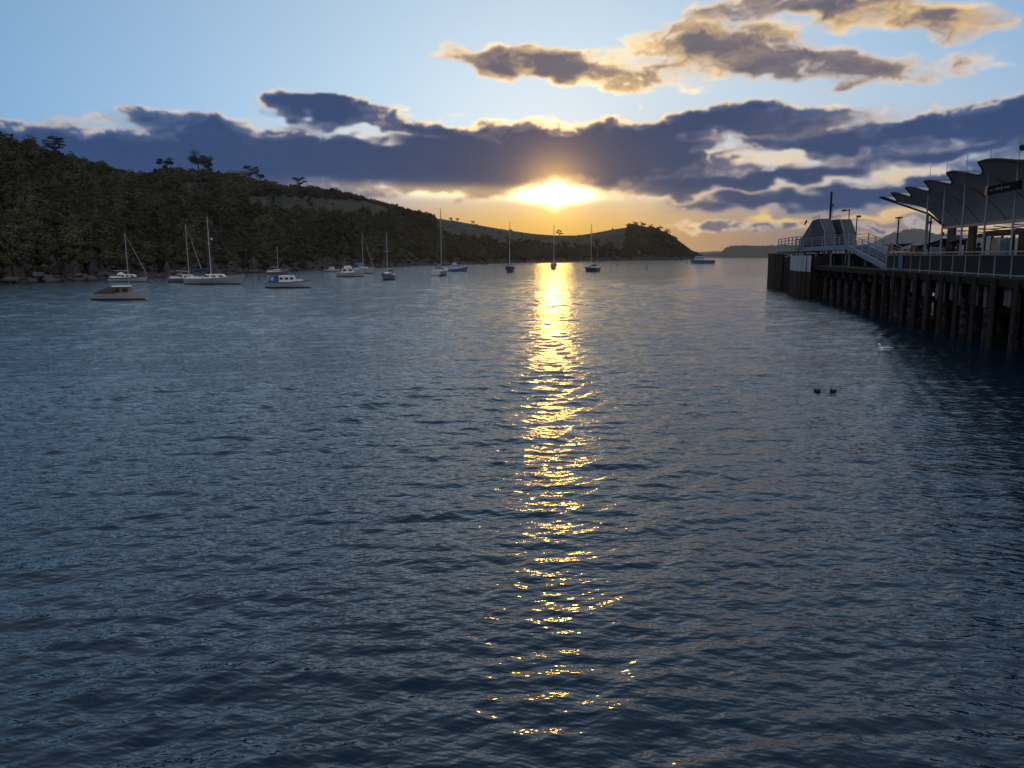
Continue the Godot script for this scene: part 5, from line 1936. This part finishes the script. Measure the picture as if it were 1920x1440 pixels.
func skin(bones: Array, cell: float, blend: float) -> ArrayMesh:
	var lo := Vector3.ONE * 1e9
	var hi := -lo
	for b: Array in bones:
		var r := maxf(b[2], b[3]) + cell * 2.0
		for q: Vector3 in [b[0], b[1]]:
			lo = lo.min(q - Vector3.ONE * r)
			hi = hi.max(q + Vector3.ONE * r)
	var n := Vector3i(((hi - lo) / cell).ceil()) + Vector3i.ONE
	var vals := PackedFloat32Array()
	vals.resize(n.x * n.y * n.z)
	vals.fill(1.0)
	for b: Array in bones:
		var r := maxf(b[2], b[3]) + cell * 2.5 + blend
		var l0 := Vector3i(((b[0].min(b[1]) - Vector3.ONE * r - lo) / cell).floor()).max(Vector3i.ZERO)
		var h0 := Vector3i(((b[0].max(b[1]) + Vector3.ONE * r - lo) / cell).ceil()).min(n - Vector3i.ONE)
		for z in range(l0.z, h0.z + 1):
			for y in range(l0.y, h0.y + 1):
				var row := (z * n.y + y) * n.x
				for x in range(l0.x, h0.x + 1):
					var d := capsule(lo + Vector3(x, y, z) * cell, b[0], b[1], b[2], b[3])
					var o := vals[row + x]
					var k := maxf(blend - absf(o - d), 0.0) / blend
					vals[row + x] = minf(o, d) - k * k * blend * 0.25
	var vert := {}
	var p := PackedVector3Array()
	var q := PackedVector3Array()
	var corner := [Vector3i(0, 0, 0), Vector3i(1, 0, 0), Vector3i(0, 1, 0), Vector3i(1, 1, 0), Vector3i(0, 0, 1), Vector3i(1, 0, 1), Vector3i(0, 1, 1), Vector3i(1, 1, 1)]
	var edges := [[0, 1], [2, 3], [4, 5], [6, 7], [0, 2], [1, 3], [4, 6], [5, 7], [0, 4], [1, 5], [2, 6], [3, 7]]
	for z in n.z - 1:
		for y in n.y - 1:
			for x in n.x - 1:
				var inside := 0
				var v := []
				for c: Vector3i in corner:
					var w := vals[((z + c.z) * n.y + y + c.y) * n.x + x + c.x]
					v.append(w)
					if w < 0.0: inside += 1
				if inside == 0 or inside == 8: continue
				var m := Vector3.ZERO
				var k := 0
				for e: Array in edges:
					var a: float = v[e[0]]
					var b: float = v[e[1]]
					if (a < 0.0) != (b < 0.0):
						m += Vector3(corner[e[0]]).lerp(Vector3(corner[e[1]]), a / (a - b))
						k += 1
				vert[(z * n.y + y) * n.x + x] = p.size()
				p.append(lo + (Vector3(x, y, z) + m / k) * cell)
				q.append(Vector3(v[1] + v[3] + v[5] + v[7] - v[0] - v[2] - v[4] - v[6], v[2] + v[3] + v[6] + v[7] - v[0] - v[1] - v[4] - v[5], v[4] + v[5] + v[6] + v[7] - v[0] - v[1] - v[2] - v[3]).normalized())
	var idx := PackedInt32Array()
	var off := [1, n.x, n.x * n.y]
	for z in range(1, n.z - 1):
		for y in range(1, n.y - 1):
			for x in range(1, n.x - 1):
				var i := (z * n.y + y) * n.x + x
				for ax in 3:
					var a: float = vals[i]
					var b: float = vals[i + off[ax]]
					if (a < 0.0) == (b < 0.0): continue
					var u: int = off[(ax + 1) % 3]
					var w: int = off[(ax + 2) % 3]
					var f := [vert[i], vert[i - u], vert[i - u - w], vert[i - w]]
					if a < 0.0: idx.append_array(PackedInt32Array([f[0], f[2], f[1], f[0], f[3], f[2]]))
					else: idx.append_array(PackedInt32Array([f[0], f[1], f[2], f[0], f[2], f[3]]))
	var arrays := []
	arrays.resize(Mesh.ARRAY_MAX)
	arrays[Mesh.ARRAY_VERTEX] = p
	arrays[Mesh.ARRAY_NORMAL] = q
	arrays[Mesh.ARRAY_INDEX] = idx
	var mesh := ArrayMesh.new()
	mesh.add_surface_from_arrays(Mesh.PRIMITIVE_TRIANGLES, arrays)
	return mesh

func hand_bones(wrist: Vector3, along: Vector3, side: Vector3) -> Array:
	var out := []
	var palm := wrist + along * 0.085
	out.append([wrist, palm, 0.026, 0.034])
	out.append([palm - side * 0.022, palm + side * 0.022, 0.022, 0.022])
	for i in 4:
		var root := palm + side * (0.030 - 0.020 * i) + along * 0.01
		var l: float = [0.068, 0.078, 0.074, 0.058][i]
		var bend := (along + side.cross(along) * 0.5).normalized()
		out.append([root, root + along * l * 0.5, 0.0095, 0.009])
		out.append([root + along * l * 0.5, root + along * l * 0.5 + bend * l * 0.5, 0.009, 0.0075])
	var th := wrist + along * 0.03 + side * 0.03
	out.append([th, th + (along + side).normalized() * 0.05, 0.012, 0.0095])
	out.append([th + (along + side).normalized() * 0.05, th + (along * 1.4 + side).normalized() * 0.085, 0.0095, 0.008])
	return out

func person(label: String, where: Vector3, turn: float, crossed: bool, top: Material, legs: Material) -> void:
	# facing +z, 1.72 m tall
	var t := thing("person", label, "person", where, turn, "people on the wharf")
	var skin_m := mat("skin", Color(0.30, 0.19, 0.13), 0.6)
	var hair := mat("hair_dark", Color(0.02, 0.017, 0.015), 0.7)
	var b := []
	for s in [-1.0, 1.0]:
		b.append([Vector3(0.09 * s, 0.92, 0), Vector3(0.10 * s, 0.50, 0.02), 0.090, 0.060])
		b.append([Vector3(0.10 * s, 0.50, 0.02), Vector3(0.11 * s, 0.09, -0.01), 0.060, 0.042])
		b.append([Vector3(0.11 * s, 0.05, -0.03), Vector3(0.13 * s, 0.035, 0.14), 0.044, 0.034])
	b.append([Vector3(-0.07, 0.95, 0), Vector3(0.07, 0.95, 0), 0.115, 0.115])
	b.append([Vector3(0, 0.98, 0), Vector3(0, 1.22, 0.0), 0.125, 0.145])
	b.append([Vector3(-0.10, 1.33, 0), Vector3(0.10, 1.33, 0), 0.115, 0.115])
	b.append([Vector3(-0.15, 1.40, -0.01), Vector3(0.15, 1.40, -0.01), 0.065, 0.065])
	b.append([Vector3(0, 1.40, 0), Vector3(0, 1.53, 0.01), 0.058, 0.052])
	b.append([Vector3(0, 1.60, 0.02), Vector3(0, 1.64, 0.0), 0.078, 0.086])
	b.append([Vector3(0, 1.555, 0.045), Vector3(0, 1.60, 0.06), 0.040, 0.050])
	b.append([Vector3(0, 1.585, 0.100), Vector3(0, 1.605, 0.095), 0.014, 0.010])
	for s in [-1.0, 1.0]: b.append([Vector3(0.085 * s, 1.59, 0), Vector3(0.088 * s, 1.62, 0), 0.016, 0.018])
	var hands := []
	for s in [-1.0, 1.0]:
		var sh := Vector3(0.195 * s, 1.39, -0.01)
		var el: Vector3
		var wr: Vector3
		if crossed:
			el = Vector3(0.27 * s, 1.13, 0.06)
			wr = Vector3(-0.06 * s, 1.16 + 0.04 * s, 0.20)
		else:
			el = Vector3(0.26 * s, 1.13, 0.0)
			wr = Vector3(0.20 * s, 0.98, 0.20)
		b.append([sh, el, 0.060, 0.046])
		b.append([el, wr, 0.046, 0.030])
		hands.append_array(hand_bones(wr, (wr - el).normalized(), Vector3.UP.cross(wr - el).normalized() if not crossed else Vector3.UP))
	var body := skin(b, 0.022, 0.05)
	put_mesh("body", body, top, t)
	put_mesh("hands", skin(hands, 0.0045, 0.008), skin_m, t)
	# trousers as a slightly larger skin over the legs, hair over the head
	var lb := []
	for s in [-1.0, 1.0]:
		lb.append([Vector3(0.09 * s, 0.92, 0), Vector3(0.10 * s, 0.50, 0.02), 0.098, 0.072])
		lb.append([Vector3(0.10 * s, 0.50, 0.02), Vector3(0.11 * s, 0.10, -0.01), 0.072, 0.062])
	lb.append([Vector3(-0.07, 0.95, 0), Vector3(0.07, 0.95, 0), 0.122, 0.122])
	put_mesh("trousers", skin(lb, 0.024, 0.04), legs, t)
	put_mesh("face", skin([[Vector3(0, 1.60, 0.025), Vector3(0, 1.63, 0.01), 0.080, 0.086], [Vector3(0, 1.555, 0.047), Vector3(0, 1.60, 0.062), 0.042, 0.052], [Vector3(0, 1.585, 0.104), Vector3(0, 1.605, 0.1), 0.014, 0.010], [Vector3(-0.02, 1.552, 0.088), Vector3(0.02, 1.552, 0.088), 0.010, 0.010], [Vector3(0, 1.45, 0.01), Vector3(0, 1.53, 0.01), 0.058, 0.055]], 0.009, 0.02), skin_m, t)
	put_mesh("hair", skin([[Vector3(0, 1.655, -0.02), Vector3(0, 1.66, 0.0), 0.088, 0.082], [Vector3(0, 1.60, -0.05), Vector3(0, 1.64, -0.04), 0.07, 0.075]], 0.012, 0.03), hair, t)

func make_people() -> void:
	var dark := mat("jacket_dark", Color(0.022, 0.020, 0.022), 0.85)
	var navy := mat("jacket_navy", Color(0.018, 0.022, 0.035), 0.85)
	var jean := mat("jeans", Color(0.03, 0.035, 0.05), 0.9)
	var c := 2.4
	person("person in a dark jacket leaning at the railing, left of the two", W(s_at(1796, c), c, DECK), atan2(-WB.x, -WB.z) + 0.3, false, dark, jean)
	person("person standing with arms folded, right of the two", W(s_at(1834, c), c, DECK), atan2(-WB.x, -WB.z) - 0.9, true, navy, jean)

func make_birds() -> void:
	# gull, facing -x
	var p := on_water(1658, 659)
	var t := thing("gull", "pale gull swimming beside the dark wharf reflection", "gull", p, 0.12)
	var k := 1.45
	var body := [[Vector3(-0.10, 0.06, 0), Vector3(0.12, 0.07, 0), 0.085, 0.065], [Vector3(0.12, 0.08, 0), Vector3(0.28, 0.115, 0), 0.055, 0.018], [Vector3(-0.13, 0.09, 0), Vector3(-0.17, 0.19, 0), 0.05, 0.034], [Vector3(-0.175, 0.215, 0), Vector3(-0.19, 0.215, 0), 0.042, 0.038]]
	for b: Array in body:
		for i in 2: b[i] *= k
		for i in [2, 3]: b[i] *= k
	put_mesh("body", skin(body, 0.012, 0.04), mat("feather_white", Color(0.80, 0.80, 0.80), 0.8), t)
	for s in [-1.0, 1.0]:
		var w := [[Vector3(-0.06, 0.10, 0.06 * s) * k, Vector3(0.14, 0.105, 0.055 * s) * k, 0.038, 0.028], [Vector3(0.14, 0.105, 0.055 * s) * k, Vector3(0.31, 0.13, 0.015 * s) * k, 0.026, 0.008]]
		put_mesh("wing", skin(w, 0.010, 0.02), mat("feather_grey", Color(0.28, 0.30, 0.34), 0.8), t)
	var st := new_st()
	rod(st, Vector3(-0.215, 0.21, 0) * k, Vector3(-0.29, 0.195, 0) * k, 0.012, 0.003, 6)
	put("bill", st, mat("bill_orange", Color(0.45, 0.12, 0.03), 0.5), t)
	# ducks
	for j in 2:
		p = on_water([1532, 1562][j], 735.5)
		t = thing("duck", ["dark duck on the water, left of the pair", "dark duck on the water, right of the pair"][j], "duck", p, [2.2, 0.25][j], "pair of ducks")
		var d := [[Vector3(-0.07, 0.05, 0), Vector3(0.09, 0.06, 0), 0.085, 0.07], [Vector3(0.09, 0.07, 0), Vector3(0.19, 0.10, 0), 0.05, 0.015], [Vector3(-0.10, 0.07, 0), Vector3(-0.10, 0.125, 0), 0.05, 0.04], [Vector3(-0.10, 0.135, 0), Vector3(-0.12, 0.135, 0), 0.045, 0.04]]
		for b: Array in d:
			for i in 4: b[i] *= 0.66
		put_mesh("body", skin(d, 0.010, 0.035), mat("feather_black", Color(0.014, 0.013, 0.013), 0.7), t)
		st = new_st()
		rod(st, Vector3(-0.10, 0.088, 0), Vector3(-0.135, 0.08, 0), 0.011, 0.007, 6)
		put("bill", st, mat("bill_dark", Color(0.05, 0.045, 0.04), 0.5), t)
		for s in [-1.0, 1.0]:
			var w := [[Vector3(-0.03, 0.055, 0.045 * s), Vector3(0.11, 0.062, 0.03 * s), 0.026, 0.012]]
			put_mesh("wing", skin(w, 0.008, 0.02), mat("feather_brown", Color(0.022, 0.018, 0.016), 0.7), t)

# ---------------------------------------------------------------- the scene
func _ready() -> void:
	cam_basis = Basis(Vector3.RIGHT, deg_to_rad(PITCH))
	var cam := Camera3D.new()
	cam.name = "camera"
	cam.fov = rad_to_deg(2.0 * atan(720.0 / FOCAL))
	cam.near = 0.1
	cam.far = 40000.0
	cam.transform = Transform3D(cam_basis, Vector3(0, EYE, 0))
	add_child(cam)
	cam.current = true

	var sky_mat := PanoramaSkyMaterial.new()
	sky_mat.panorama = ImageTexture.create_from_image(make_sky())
	var sky := Sky.new()
	sky.sky_material = sky_mat
	var env := Environment.new()
	env.background_mode = Environment.BG_SKY
	env.sky = sky
	env.tonemap_mode = Environment.TONE_MAPPER_LINEAR
	env.tonemap_exposure = 1.08
	env.volumetric_fog_enabled = true          # thin sea haze, brightest towards the sun
	env.volumetric_fog_density = 0.00006
	env.volumetric_fog_albedo = Color(0.97, 0.93, 0.92)
	env.volumetric_fog_anisotropy = 0.82
	env.sdfgi_enabled = true
	env.ssao_enabled = true
	env.ssil_enabled = true
	var we := WorldEnvironment.new()
	we.name = "world_environment"
	we.environment = env
	add_child(we)

	var sun := DirectionalLight3D.new()
	sun.name = "sun"
	sun.light_color = Color(1.0, 0.53, 0.09).linear_to_srgb()
	sun.light_energy = 0.018
	sun.light_angular_distance = 1.8
	sun.shadow_enabled = true
	var to_sun := ray(1040, 356).normalized()
	add_child(sun)
	sun.look_at_from_position(Vector3.ZERO, -to_sun)

	make_water()
	make_hill()
	make_far_land()
	make_trees()
	make_house()
	make_boats()
	make_wharf()
	make_head()
	make_canopy()
	make_shelter()
	make_people()
	make_birds()
